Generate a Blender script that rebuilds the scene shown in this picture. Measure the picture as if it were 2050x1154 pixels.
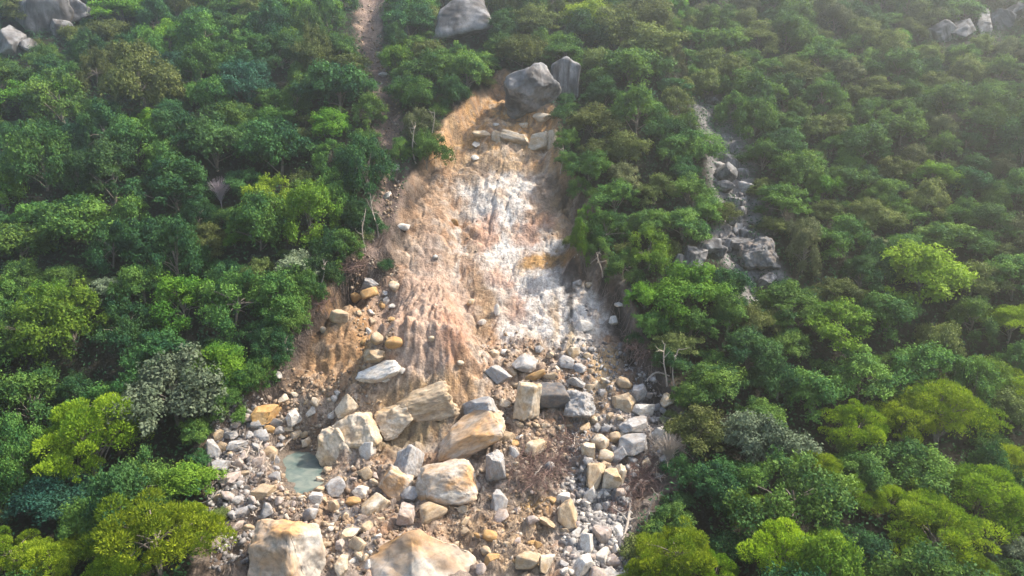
import bpy, math, random, time
import numpy as np
from math import radians, sin, cos, pi
from mathutils import Matrix, Vector, Euler

for o in list(bpy.data.objects):
    bpy.data.objects.remove(o)
SC = bpy.context.scene
COL = SC.collection
random.seed(7)
RNG = np.random.default_rng(7)

# ------------------------------------------------------------------ camera
FPX, W0, H0, PITCH = 1450.0, 2050.0, 1154.0, 14.0
cam_d = bpy.data.cameras.new('camera'); cam = bpy.data.objects.new('camera', cam_d); COL.objects.link(cam)
cam_d.sensor_width = 36.0; cam_d.lens = 36.0*FPX/W0
cam_d.clip_start = 0.5; cam_d.clip_end = 2000
cam.location = (0, 0, 0); cam.rotation_euler = (radians(90-PITCH), 0, 0)
SC.camera = cam

# ------------------------------------------------------------------ sky, sun, exposure
SUN_TO = Vector((0.60, 0.17, 0.78)).normalized()
SUN_EL = math.asin(SUN_TO.z); SUN_AZ = math.atan2(SUN_TO.x, SUN_TO.y)
world = bpy.data.worlds.new('World'); SC.world = world; world.use_nodes = True
wn = world.node_tree.nodes; wl = world.node_tree.links; wn.clear()
w_out = wn.new('ShaderNodeOutputWorld'); w_bg = wn.new('ShaderNodeBackground'); w_sky = wn.new('ShaderNodeTexSky')
w_sky.sky_type = 'NISHITA'; w_sky.sun_disc = False
w_sky.sun_elevation = SUN_EL; w_sky.sun_rotation = SUN_AZ
w_sky.air_density = 1.0; w_sky.dust_density = 2.5; w_sky.ozone_density = 1.0
w_bg.inputs['Strength'].default_value = 0.15
wl.new(w_sky.outputs['Color'], w_bg.inputs['Color']); wl.new(w_bg.outputs['Background'], w_out.inputs['Surface'])
sun_d = bpy.data.lights.new('sun', 'SUN'); sun = bpy.data.objects.new('sun', sun_d); COL.objects.link(sun)
sun_d.energy = 3.7; sun_d.angle = radians(1.5); sun_d.color = (1.0, 0.93, 0.82)
sun.rotation_euler = (-SUN_TO).to_track_quat('-Z', 'Y').to_euler()
sun.location = (60, 20, 100)
SC.view_settings.view_transform = 'Standard'; SC.view_settings.look = 'None'
SC.view_settings.gamma = 1.0; SC.view_settings.exposure = 1.4; SC.view_settings.use_curve_mapping = False
SC.render.engine = 'CYCLES'
cy = SC.cycles
cy.max_bounces = 5; cy.diffuse_bounces = 3; cy.glossy_bounces = 2; cy.transmission_bounces = 3
cy.volume_bounces = 0; cy.transparent_max_bounces = 4; cy.use_denoising = True; cy.use_adaptive_sampling = True; cy.adaptive_threshold = 0.025
HAZE_DENSITY = 0.0017

# ------------------------------------------------------------------ numpy noise
def _hash(ix, iy, iz, seed):
    n = (ix.astype(np.int64)*374761393 + iy.astype(np.int64)*668265263 + iz.astype(np.int64)*2147483647 + seed*974634777) & 0xFFFFFFFF
    n = ((n ^ (n >> 13))*1274126177) & 0xFFFFFFFF
    n = ((n ^ (n >> 16))*2246822519) & 0xFFFFFFFF
    n = n ^ (n >> 15)
    return (n & 0xFFFFFF)/float(0xFFFFFF)
def vn3(x, y, z, seed=0):
    x = np.asarray(x, float); y = np.asarray(y, float); z = np.asarray(z, float)
    ix, iy, iz = np.floor(x), np.floor(y), np.floor(z)
    fx, fy, fz = x-ix, y-iy, z-iz
    u = fx*fx*fx*(fx*(fx*6-15)+10); v = fy*fy*fy*(fy*(fy*6-15)+10); w = fz*fz*fz*(fz*(fz*6-15)+10)
    def c(a, b, d): return _hash(ix+a, iy+b, iz+d, seed)
    x00 = c(0,0,0)*(1-u)+c(1,0,0)*u; x10 = c(0,1,0)*(1-u)+c(1,1,0)*u
    x01 = c(0,0,1)*(1-u)+c(1,0,1)*u; x11 = c(0,1,1)*(1-u)+c(1,1,1)*u
    return ((x00*(1-v)+x10*v)*(1-w) + (x01*(1-v)+x11*v)*w)*2-1
def vn2(x, y, seed=0):
    x = np.asarray(x, float); y = np.asarray(y, float)
    ix, iy = np.floor(x), np.floor(y); fx, fy = x-ix, y-iy
    u = fx*fx*fx*(fx*(fx*6-15)+10); v = fy*fy*fy*(fy*(fy*6-15)+10)
    z = np.zeros_like(ix)
    def c(a, b): return _hash(ix+a, iy+b, z, seed)
    return ((c(0,0)*(1-u)+c(1,0)*u)*(1-v) + (c(0,1)*(1-u)+c(1,1)*u)*v)*2-1
def fbm2(x, y, octv=4, seed=0, gain=0.5):
    s = 0; a = 1; t = 0
    for i in range(octv):
        s = s + a*vn2(x*2**i + 17.3*i, y*2**i - 9.1*i, seed+i); t += a; a *= gain
    return s/t
def fbm3(x, y, z, octv=4, seed=0, gain=0.5):
    s = 0; a = 1; t = 0
    for i in range(octv):
        s = s + a*vn3(x*2**i + 17.3*i, y*2**i - 9.1*i, z*2**i + 3.7*i, seed+i); t += a; a *= gain
    return s/t
def sstep(a, b, x):
    t = np.clip((np.asarray(x, float)-a)/(b-a), 0, 1); return t*t*(3-2*t)

# ------------------------------------------------------------------ picture <-> place
CA, SA = cos(radians(PITCH)), sin(radians(PITCH))
def ray(u, v):
    a = (np.asarray(u, float)-1025.0)/FPX; b = (577.0-np.asarray(v, float))/FPX
    return a, CA + b*SA, -SA + b*CA                    # x, y, z per unit depth
def proj(x, y, z):
    d = y*CA - z*SA
    return 1025 + FPX*x/d, 577 - FPX*(y*SA + z*CA)/d, d

# ------------------------------------------------------------------ the lie of the land
PY = [-80, 0, 20, 42, 52, 66.5, 91, 107, 130, 210]
PZ = [-48, -42, -37.5, -30.2, -27.0, -15.8, 2.3, 12.3, 24.5, 66]
def prof(y):
    return sum(np.interp(np.asarray(y, float)+o, PY, PZ) for o in (-2.4, -1.2, 0, 1.2, 2.4))/5
def base_h(x, y):
    z = prof(y)
    z = z - 3.4*sstep(14, 46, x) + 0.06*np.maximum(0, np.asarray(x, float)-46)
    z = z + 1.0*fbm2(np.asarray(x)/14, np.asarray(y)/14, 2, 3)
    return z
def cast(hf, u, v, dz=0.0):
    """the first point of the land (raised by dz) that the picture point (u, v) looks at"""
    rx, ry, rz = ray(u, v)
    t = np.arange(30, 190, 0.25)
    g = hf(rx*t, ry*t) + dz - rz*t
    k = np.argmax(g > 0)
    if g[k] <= 0: k = len(t)-1
    t0, t1 = t[max(k-1, 0)], t[k]
    for _ in range(12):
        m = (t0+t1)/2
        if float(hf(np.array([rx*m]), np.array([ry*m]))[0]) + dz - rz*m > 0: t1 = m
        else: t0 = m
    return float(rx*t1), float(ry*t1), float(rz*t1)
def B(u, v):
    p = cast(base_h, u, v); return p[0], p[1]
SCAR_PX = [(1004,152),(960,188),(925,222),(898,250),(868,300),(832,350),(806,400),(792,450),(775,500),(715,520),(672,548),(640,588),
           (612,645),(575,700),(540,765),(505,806),(445,842),(408,892),(425,962),(440,1040),(405,1110),(360,1230),(1275,1230),(1262,1154),(1262,1045),
           (1292,1000),(1335,962),(1345,905),(1355,850),(1335,790),(1292,722),(1272,665),(1250,600),(1212,548),(1190,510),(1150,520),(1146,470),
           (1182,425),(1172,388),(1122,352),(1112,300),(1110,235),(1075,215),(1035,200),(1018,160)]
SCAR = np.array([B(u, v) for u, v in SCAR_PX])
def poly_sdf(P, x, y):
    """signed distance, negative inside"""
    x = np.asarray(x, float); y = np.asarray(y, float)
    d2 = np.full(x.shape, 1e9); ins = np.zeros(x.shape, bool)
    n = len(P)
    for i in range(n):
        ax, ay = P[i]; bx, by = P[(i+1) % n]
        ex, ey = bx-ax, by-ay
        t = np.clip(((x-ax)*ex+(y-ay)*ey)/(ex*ex+ey*ey+1e-9), 0, 1)
        d2 = np.minimum(d2, (x-ax-t*ex)**2+(y-ay-t*ey)**2)
        c = ((ay > y) != (by > y)) & (x < ex*(y-ay)/((by-ay) if by != ay else 1e-9) + ax)
        ins ^= c
    return np.where(ins, -1, 1)*np.sqrt(d2)
def line_dist(P, x, y):
    x = np.asarray(x, float); y = np.asarray(y, float); d2 = np.full(x.shape, 1e9)
    for (ax, ay), (bx, by) in zip(P[:-1], P[1:]):
        ex, ey = bx-ax, by-ay
        t = np.clip(((x-ax)*ex+(y-ay)*ey)/(ex*ex+ey*ey+1e-9), 0, 1)
        d2 = np.minimum(d2, (x-ax-t*ex)**2+(y-ay-t*ey)**2)
    return np.sqrt(d2)
CREEK_PX = [(742,-15),(735,60),(758,130),(778,210),(790,300),(788,380),(772,440),(745,500),(700,548)]
STREAM_PX = [(1400,120),(1408,185),(1430,215),(1462,290),(1462,345),(1488,385),(1482,440),(1475,475),(1515,530),(1530,580)]
CREEK = [B(*p) for p in CREEK_PX]; STREAM = [B(*p) for p in STREAM_PX]
MA, MT = np.array(B(872, 558)), np.array(B(842, 742))     # apex and toe of the gullied mound
ML = np.array(B(688, 655))
HOL = np.array(B(690, 566))
CHAN = [B(*p) for p in ((770,560),(752,620),(745,690),(700,760),(640,830))]
POOL_PX = [(568,912),(596,902),(622,908),(640,918),(650,938),(642,966),(622,985),(602,992),(588,978),(572,950)]
_pz = float(base_h(np.array([0.]), np.array([0.]))[0])
_c = cast(base_h, 604, 985); POOL_Z = _c[2] - 0.15
POOL = []
for u, v in POOL_PX:
    rx, ry, rz = ray(u, v); t = POOL_Z/rz; POOL.append((rx*t, ry*t))
POOL = np.array(POOL)
def mound(x, y):
    ax = MT-MA; L = np.hypot(*ax); ax = ax/L; nx = np.array([-ax[1], ax[0]])
    dx, dy = x-MA[0], y-MA[1]
    s = (dx*ax[0]+dy*ax[1])/L; q = dx*nx[0]+dy*nx[1]
    hw = 1.3 + 4.5*np.clip(s, 0, 1.4)
    cross = np.exp(-np.abs(q/hw)**3.4)
    lon = sstep(-0.25, 0.25, s)*(1-sstep(0.92, 1.62, s))
    amp = 2.3 + 3.6*np.clip(s, 0, 1)
    return amp*cross*lon, s, q, cross*lon
def land(x, y, detail=True):
    x = np.asarray(x, float); y = np.asarray(y, float)
    z = base_h(x, y)
    wx = x + 0.9*fbm2(x/3, y/3, 2, 11); wy = y + 0.9*fbm2(x/3, y/3, 2, 12)
    sd = poly_sdf(SCAR, wx, wy)
    inside = sstep(0.5, -1.3, sd)
    up = sstep(50, 60, y)
    z = z - inside*(0.5+1.1*up)
    z = z + 0.55*np.exp(-((sd-0.8)/1.1)**2)*up
    z = z - 1.1*np.exp(-(line_dist(CREEK, wx, wy)/1.7)**2) - 1.3*np.exp(-(line_dist(STREAM, wx, wy)/2.6)**2)+0.9*np.exp(-(line_dist(STREAM, wx, wy)/3.2)**2)*(np.round(3*fbm2(x/2.2, y/1.6, 3, 35))/3)
    m, s, q, k = mound(x, y)
    z = z + m
    z = z + 1.9*np.exp(-np.abs((x-ML[0])/2.2)**2.6 - ((y-ML[1])/4.4)**2)
    z = z - 2.0*np.exp(-np.abs((x-HOL[0])/2.0)**3 - np.abs((y-HOL[1])/1.6)**3)
    z = z - 0.9*np.exp(-(line_dist(CHAN, wx, wy)/0.8)**2)
    if detail:
        th = np.arctan2(q, s*9+2.2)
        rill = 1-np.abs(vn2(th*9 + 0.9*fbm2(x*.7, y*.7, 2, 41), s*1.2, 42))
        rill2 = 1-np.abs(vn2(th*24 + 1.3*fbm2(x*.9, y*.9, 2, 43), s*2.2, 44))
        rill3 = 1-np.abs(vn2(th*44 + 1.5*fbm2(x*1.3, y*1.3, 2, 45), s*4, 46))
        z = z - k*(0.42*rill**6 + 0.34*rill2**5 + 0.22*rill3**4)
        # rills running down the bare face
        face = inside*up*(1-k)
        wv = x*0.9 + 0.8*fbm2(x/4, y/5, 3, 21)
        lean = x*0.9 + 0.35*(y-70)*vn2(x/9, y/9, 27) + 1.6*fbm2(x/3, y/3, 3, 21)
        soft = sstep(2.5, -3.0, x + 1.5*fbm2(x/3, y/3, 2, 28))           # gullied soil on the creek side, broken rock on the other
        z = z - face*((0.12+0.26*soft)*(1-np.abs(vn2(lean*0.6, y/5, 22)))**6 + (0.04+0.20*soft)*(1-np.abs(vn2(lean*2.2, y/1.8, 23)))**4)
        cr = 1-np.abs(fbm2(x/1.6+0.5*vn2(x, y, 29), y/1.2, 3, 30))
        z = z - face*(1-soft)*0.34*sstep(0.86, 1.0, cr)
        bl = fbm2(x/2.6, y/2.0, 3, 26)
        z = z + face*(0.9*fbm2(x/4.5, y/3.6, 3, 24) + 0.17*fbm2(x/0.9, y/0.8, 3, 25) + 0.34*np.round(bl*4)/4)
        toe = inside*(1-sstep(58, 64, y))
        z = z + toe*(1.15*fbm2(x/3.2, y/3.2, 3, 31) + 0.75*np.abs(fbm2(x/1.1, y/1.1, 3, 32)) + 0.22*fbm2(x/0.4, y/0.4, 2, 33))
        z = z + (1-inside)*0.25*fbm2(x/2, y/2, 2, 34) + inside*0.085*fbm2(x/0.32, y/0.32, 2, 37)
    pd = poly_sdf(POOL, x, y)
    w = sstep(1.9, 0.15, pd)
    z = z*(1-w) + w*(POOL_Z + 0.25*np.clip(pd, -2, 0.3)+(0.10*fbm2(x*1.1, y*1.1, 3, 36) if detail else 0))
    return z
_GX0, _GX1, _GY0, _GY1, _GS = -105.0, 105.0, 24.0, 150.0, 0.25
_gx = np.arange(_GX0, _GX1, _GS); _gy = np.arange(_GY0, _GY1, _GS); _GXX, _GYY = np.meshgrid(_gx, _gy)
land_exact = land
_GRID = {True: land_exact(_GXX, _GYY, True), False: land_exact(_GXX, _GYY, False)}
def land(x, y, detail=True):
    g = _GRID[bool(detail)]; x = np.asarray(x, float); y = np.asarray(y, float)
    a = np.clip((x-_GX0)/_GS, 0, len(_gx)-1.001); b = np.clip((y-_GY0)/_GS, 0, len(_gy)-1.001)
    i = a.astype(int); j = b.astype(int); a = a-i; b = b-j
    return (g[j, i]*(1-a)+g[j, i+1]*a)*(1-b)+(g[j+1, i]*(1-a)+g[j+1, i+1]*a)*b
def G(u, v, dz=0.0): return cast(land, u, v, dz)

# ------------------------------------------------------------------ helpers for objects and meshes
def mesh_np(name, V, F, smooth=False, attrs=None, mat=None):
    V = np.ascontiguousarray(V, np.float32); F = np.ascontiguousarray(F, np.int32)
    me = bpy.data.meshes.new(name)
    n, k = F.shape
    me.vertices.add(len(V)); me.vertices.foreach_set('co', V.ravel())
    me.loops.add(n*k); me.loops.foreach_set('vertex_index', F.ravel())
    me.polygons.add(n); me.polygons.foreach_set('loop_start', np.arange(0, n*k, k, dtype=np.int32))
    if smooth: me.polygons.foreach_set('use_smooth', np.ones(n, bool))
    for an, (typ, data) in (attrs or {}).items():
        a = me.attributes.new(an, typ, 'POINT')
        a.data.foreach_set('value' if typ == 'FLOAT' else 'color', np.ascontiguousarray(data, np.float32).ravel())
    me.update(calc_edges=True)
    if mat: me.materials.append(mat)
    return me
def obj(name, me, parent=None, **props):
    o = bpy.data.objects.new(name, me); COL.objects.link(o)
    if parent: o.parent = parent
    for k, v in props.items(): o[k] = v
    return o
def tubes(paths, sides=6):
    """paths: list of (points Nx3, radii N) -> one set of verts and quads"""
    VV, FF, off = [], [], 0
    for P, R in paths:
        P = np.asarray(P, float); R = np.asarray(R, float); n = len(P)
        T = np.gradient(P, axis=0); T /= np.linalg.norm(T, axis=1)[:, None]+1e-9
        ref = np.array([0.31, 0.95, 0.05]) if abs(T[0, 1]) < 0.9 else np.array([1, 0, 0.1])
        A = np.cross(T, ref); A /= np.linalg.norm(A, axis=1)[:, None]+1e-9
        Bn = np.cross(T, A)
        th = np.arange(sides)*2*pi/sides
        ring = P[:, None]+R[:, None, None]*(np.cos(th)[None, :, None]*A[:, None]+np.sin(th)[None, :, None]*Bn[:, None])
        VV.append(ring.reshape(-1, 3))
        i = np.arange(n-1)[:, None]*sides; j = np.arange(sides)[None]; j2 = (j+1) % sides
        FF.append(np.stack([i+j, i+j2, i+sides+j2, i+sides+j], -1).reshape(-1, 4)+off)
        off += n*sides
    return np.concatenate(VV), np.concatenate(FF)

# ------------------------------------------------------------------ materials
def newmat(name):
    m = bpy.data.materials.new(name); m.use_nodes = True
    n = m.node_tree.nodes; n.clear()
    out = n.new('ShaderNodeOutputMaterial')
    return m, n, m.node_tree.links, out
def mixc(n, l, a, b, fac, mode='MIX'):
    x = n.new('ShaderNodeMix'); x.data_type = 'RGBA'; x.blend_type = mode
    def put(s, val):
        if hasattr(val, 'is_linked'): l.new(val, s)
        else: s.default_value = val if not isinstance(val, tuple) else (*val[:3], 1)
    put(x.inputs['Factor'], fac) ; put(x.inputs['A'], a); put(x.inputs['B'], b)
    return x.outputs['Result']
def ramp(n, l, src, pts):
    r = n.new('ShaderNodeValToRGB'); e = r.color_ramp.elements
    while len(e) < len(pts): e.new(0.5)
    for i, (p, c) in enumerate(pts):
        e[i].position = p; e[i].color = (*c, 1) if isinstance(c, tuple) else (c, c, c, 1)
    l.new(src, r.inputs['Fac']); return r.outputs['Color']
def noise(n, l, co, scale, detail=4, rough=0.55, dist=0.0, w=None):
    t = n.new('ShaderNodeTexNoise'); t.inputs['Scale'].default_value = scale
    t.inputs['Detail'].default_value = detail; t.inputs['Roughness'].default_value = rough; t.inputs['Distortion'].default_value = dist
    if w is not None:
        t.noise_dimensions = '4D'; l.new(w, t.inputs['W'])
    l.new(co, t.inputs['Vector']); return t.outputs['Fac']
def mathn(n, l, op, a, b=None):
    x = n.new('ShaderNodeMath'); x.operation = op
    for i, v in enumerate((a, b)):
        if v is None: continue
        if hasattr(v, 'is_linked'): l.new(v, x.inputs[i])
        else: x.inputs[i].default_value = v
    return x.outputs[0]
def principled(n, l, out, col, rough=0.85, bump=None, bstr=0.4, bdist=0.05, spec=0.3):
    p = n.new('ShaderNodeBsdfPrincipled')
    if hasattr(col, 'is_linked'): l.new(col, p.inputs['Base Color'])
    else: p.inputs['Base Color'].default_value = (*col, 1)
    p.inputs['Roughness'].default_value = rough; p.inputs['Specular IOR Level'].default_value = spec
    if bump is not None:
        b = n.new('ShaderNodeBump'); b.inputs['Strength'].default_value = bstr; b.inputs['Distance'].default_value = bdist
        l.new(bump, b.inputs['Height']); l.new(b.outputs['Normal'], p.inputs['Normal'])
    l.new(p.outputs['BSDF'], out.inputs['Surface']); return p
def leaf_mat(name, dark, light, trans=0.30, rough=0.55):
    m, n, l, out = newmat(name)
    at = n.new('ShaderNodeAttribute'); at.attribute_name = 'tint'
    oi = n.new('ShaderNodeObjectInfo')
    c = mixc(n, l, dark, light, at.outputs['Fac'])
    hs = n.new('ShaderNodeHueSaturation')
    l.new(c, hs.inputs['Color'])
    r1 = mathn(n, l, 'MULTIPLY', oi.outputs['Random'], 0.028); r1 = mathn(n, l, 'ADD', r1, 0.484); l.new(r1, hs.inputs['Hue'])
    r2 = mathn(n, l, 'FRACT', mathn(n, l, 'MULTIPLY', oi.outputs['Random'], 7.31)); r2 = mathn(n, l, 'ADD', mathn(n, l, 'MULTIPLY', r2, 0.5), 0.75)
    l.new(r2, hs.inputs['Value'])
    p = n.new('ShaderNodeBsdfPrincipled'); l.new(hs.outputs['Color'], p.inputs['Base Color'])
    p.inputs['Roughness'].default_value = 0.7; p.inputs['Specular IOR Level'].default_value = 0.12
    t = n.new('ShaderNodeBsdfTranslucent')
    tc = mixc(n, l, hs.outputs['Color'], (0.9, 1.0, 0.35), 0.5, 'MULTIPLY'); l.new(tc, t.inputs['Color'])
    mx = n.new('ShaderNodeMixShader'); mx.inputs['Fac'].default_value = trans
    l.new(p.outputs['BSDF'], mx.inputs[1]); l.new(t.outputs['BSDF'], mx.inputs[2]); l.new(mx.outputs['Shader'], out.inputs['Surface'])
    return m
LEAF = {
    'deep':   leaf_mat('leaf deep green', (0.018, 0.072, 0.032), (0.080, 0.175, 0.045)),
    'mid':    leaf_mat('leaf mid green', (0.040, 0.115, 0.034), (0.150, 0.265, 0.045)),
    'bright': leaf_mat('leaf bright green', (0.070, 0.180, 0.026), (0.200, 0.345, 0.034), 0.38),
    'blue':   leaf_mat('leaf bluish green', (0.018, 0.078, 0.052), (0.060, 0.155, 0.085)),
    'olive':  leaf_mat('leaf olive', (0.080, 0.115, 0.032), (0.200, 0.240, 0.070)),
    'dusty':  leaf_mat('leaf dusty olive', (0.085, 0.105, 0.042), (0.185, 0.205, 0.090), 0.2),
    'sage':   leaf_mat('leaf pale sage', (0.095, 0.135, 0.075), (0.230, 0.280, 0.170), 0.2),
    'yellow': leaf_mat('leaf yellow green', (0.140, 0.220, 0.020), (0.300, 0.400, 0.038), 0.38),
    'pine':   leaf_mat('needle yellow green', (0.100, 0.190, 0.014), (0.330, 0.430, 0.026), 0.40),
    'russet': leaf_mat('leaf russet', (0.130, 0.080, 0.040), (0.210, 0.130, 0.075), 0.2),
}
COLW = {'deep': 'deep green', 'mid': 'mid green', 'bright': 'bright green', 'blue': 'bluish green', 'olive': 'olive green',
        'dusty': 'dusty olive', 'sage': 'pale sage', 'yellow': 'yellow-green', 'pine': 'lime green', 'russet': 'russet'}
def bark_mat(name, a, b):
    m, n, l, out = newmat(name)
    tc = n.new('ShaderNodeTexCoord')
    f = noise(n, l, tc.outputs['Object'], 6, 5)
    principled(n, l, out, mixc(n, l, a, b, f), 0.9, f, 0.6, 0.03); return m
BARK = bark_mat('bark', (0.10, 0.08, 0.065), (0.26, 0.22, 0.18))
DEADWOOD = bark_mat('dead wood', (0.22, 0.17, 0.13), (0.46, 0.40, 0.34))
TWIG_BROWN = bark_mat('brown twigs', (0.115, 0.068, 0.056), (0.24, 0.155, 0.125))
TWIG_PALE = bark_mat('pale twigs', (0.26, 0.215, 0.23), (0.42, 0.35, 0.36))
def rock_mat(name, c1, c2, c3, stain, amt=0.5, sc=0.5, streak=0.0, dirt=0.65):
    m, n, l, out = newmat(name)
    tc = n.new('ShaderNodeTexCoord'); oi = n.new('ShaderNodeObjectInfo'); co = tc.outputs['Object']
    sc = sc*2.6
    w = mathn(n, l, 'MULTIPLY', oi.outputs['Random'], 37.0)
    f1 = noise(n, l, co, sc, 6, 0.6, 0.6, w)
    base = ramp(n, l, f1, [(0.30, c3), (0.47, c1), (0.66, c2)])
    f2 = noise(n, l, co, sc*0.6, 5, 0.62, 1.0, mathn(n, l, 'ADD', w, 5.0))
    st = ramp(n, l, f2, [(0.50-0.12*amt, 0.0), (0.70-0.12*amt, 1.0)])
    c = mixc(n, l, base, stain, mathn(n, l, 'MULTIPLY', st, min(1, 0.35+amt*0.6)))
    if streak:
        mp = n.new('ShaderNodeMapping'); mp.inputs['Scale'].default_value = (1.6, 1.6, 0.22); l.new(co, mp.inputs['Vector'])
        f5 = noise(n, l, mp.outputs['Vector'], 1.3, 5, 0.6, 0.4, w)
        c = mixc(n, l, c, (0.035, 0.035, 0.036), mathn(n, l, 'MULTIPLY', ramp(n, l, f5, [(0.45, 0.0), (0.58, 1.0)]), streak))
    f6 = noise(n, l, co, sc*1.7, 6, 0.65, 0.8, mathn(n, l, 'ADD', w, 11.0))
    c = mixc(n, l, c, (0.27, 0.195, 0.135), mathn(n, l, 'MULTIPLY', ramp(n, l, f6, [(0.46, 0.0), (0.66, 1.0)]), dirt))
    f3 = noise(n, l, co, 9.0, 3, 0.7, 0, w)
    c = mixc(n, l, c, ramp(n, l, f3, [(0.32, 0.45), (0.50, 1.0), (0.75, 1.12)]), 0.55, 'MULTIPLY')
    vo = n.new('ShaderNodeTexVoronoi'); vo.feature = 'DISTANCE_TO_EDGE'; vo.inputs['Scale'].default_value = 0.9
    mp2 = n.new('ShaderNodeMapping'); l.new(co, mp2.inputs['Vector'])
    nz = n.new('ShaderNodeTexNoise'); nz.inputs['Scale'].default_value = 1.2; l.new(co, nz.inputs['Vector'])
    ad = n.new('ShaderNodeVectorMath'); ad.operation = 'ADD'; l.new(mp2.outputs['Vector'], ad.inputs[0]); l.new(nz.outputs['Color'], ad.inputs[1])
    l.new(ad.outputs['Vector'], vo.inputs['Vector'])
    crack = ramp(n, l, vo.outputs['Distance'], [(0.0, 0.0), (0.018, 1.0)])
    c = mixc(n, l, c, (0.10, 0.075, 0.055), mathn(n, l, 'MULTIPLY', mathn(n, l, 'SUBTRACT', 1.0, crack), 0.3))
    f4 = noise(n, l, co, 3.2, 7, 0.7, 0.3, w)
    principled(n, l, out, c, 0.82, f4, 0.55, 0.09, 0.25); return m
ROCK = {
    'cream': rock_mat('cream granite', (0.516, 0.430, 0.318), (0.602, 0.542, 0.447), (0.361, 0.310, 0.249), (0.430, 0.249, 0.086), 0.55, 0.45),
    'mottled': rock_mat('mottled granite', (0.43, 0.375, 0.305), (0.54, 0.505, 0.45), (0.25, 0.225, 0.21), (0.44, 0.215, 0.055), 0.75, 0.42),
    'white': rock_mat('pale granite', (0.568, 0.525, 0.464), (0.636, 0.611, 0.568), (0.413, 0.378, 0.344), (0.430, 0.310, 0.172), 0.1, 0.8),
    'grey':  rock_mat('grey granite', (0.292, 0.288, 0.284), (0.404, 0.391, 0.378), (0.172, 0.172, 0.176), (0.327, 0.249, 0.172), 0.1, 0.7),
    'tan':   rock_mat('tan granite', (0.396, 0.301, 0.198), (0.499, 0.404, 0.284), (0.275, 0.206, 0.146), (0.396, 0.232, 0.086), 0.35, 0.7),
    'ochre': rock_mat('ochre granite', (0.430, 0.249, 0.086), (0.499, 0.344, 0.172), (0.310, 0.172, 0.069), (0.361, 0.172, 0.052), 0.3, 0.7),
    'dark':  rock_mat('dark granite', (0.106, 0.106, 0.109), (0.165, 0.162, 0.158), (0.058, 0.058, 0.061), (0.179, 0.138, 0.096), 0.05, 0.6),
    'cliff': rock_mat('weathered grey granite', (0.185, 0.182, 0.182), (0.270, 0.265, 0.260), (0.090, 0.090, 0.093), (0.22, 0.18, 0.14), 0.05, 0.4, 0.85, 0.2),
    'rosy':  rock_mat('rosy grey granite', (0.378, 0.310, 0.275), (0.464, 0.396, 0.353), (0.258, 0.215, 0.198), (0.378, 0.249, 0.138), 0.25, 0.7),
}
ROCKW = {'mottled': 'mottled cream', 'cream': 'cream', 'white': 'white', 'grey': 'grey', 'tan': 'tan', 'ochre': 'ochre', 'dark': 'dark grey', 'cliff': 'weathered grey', 'rosy': 'rosy grey'}

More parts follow.
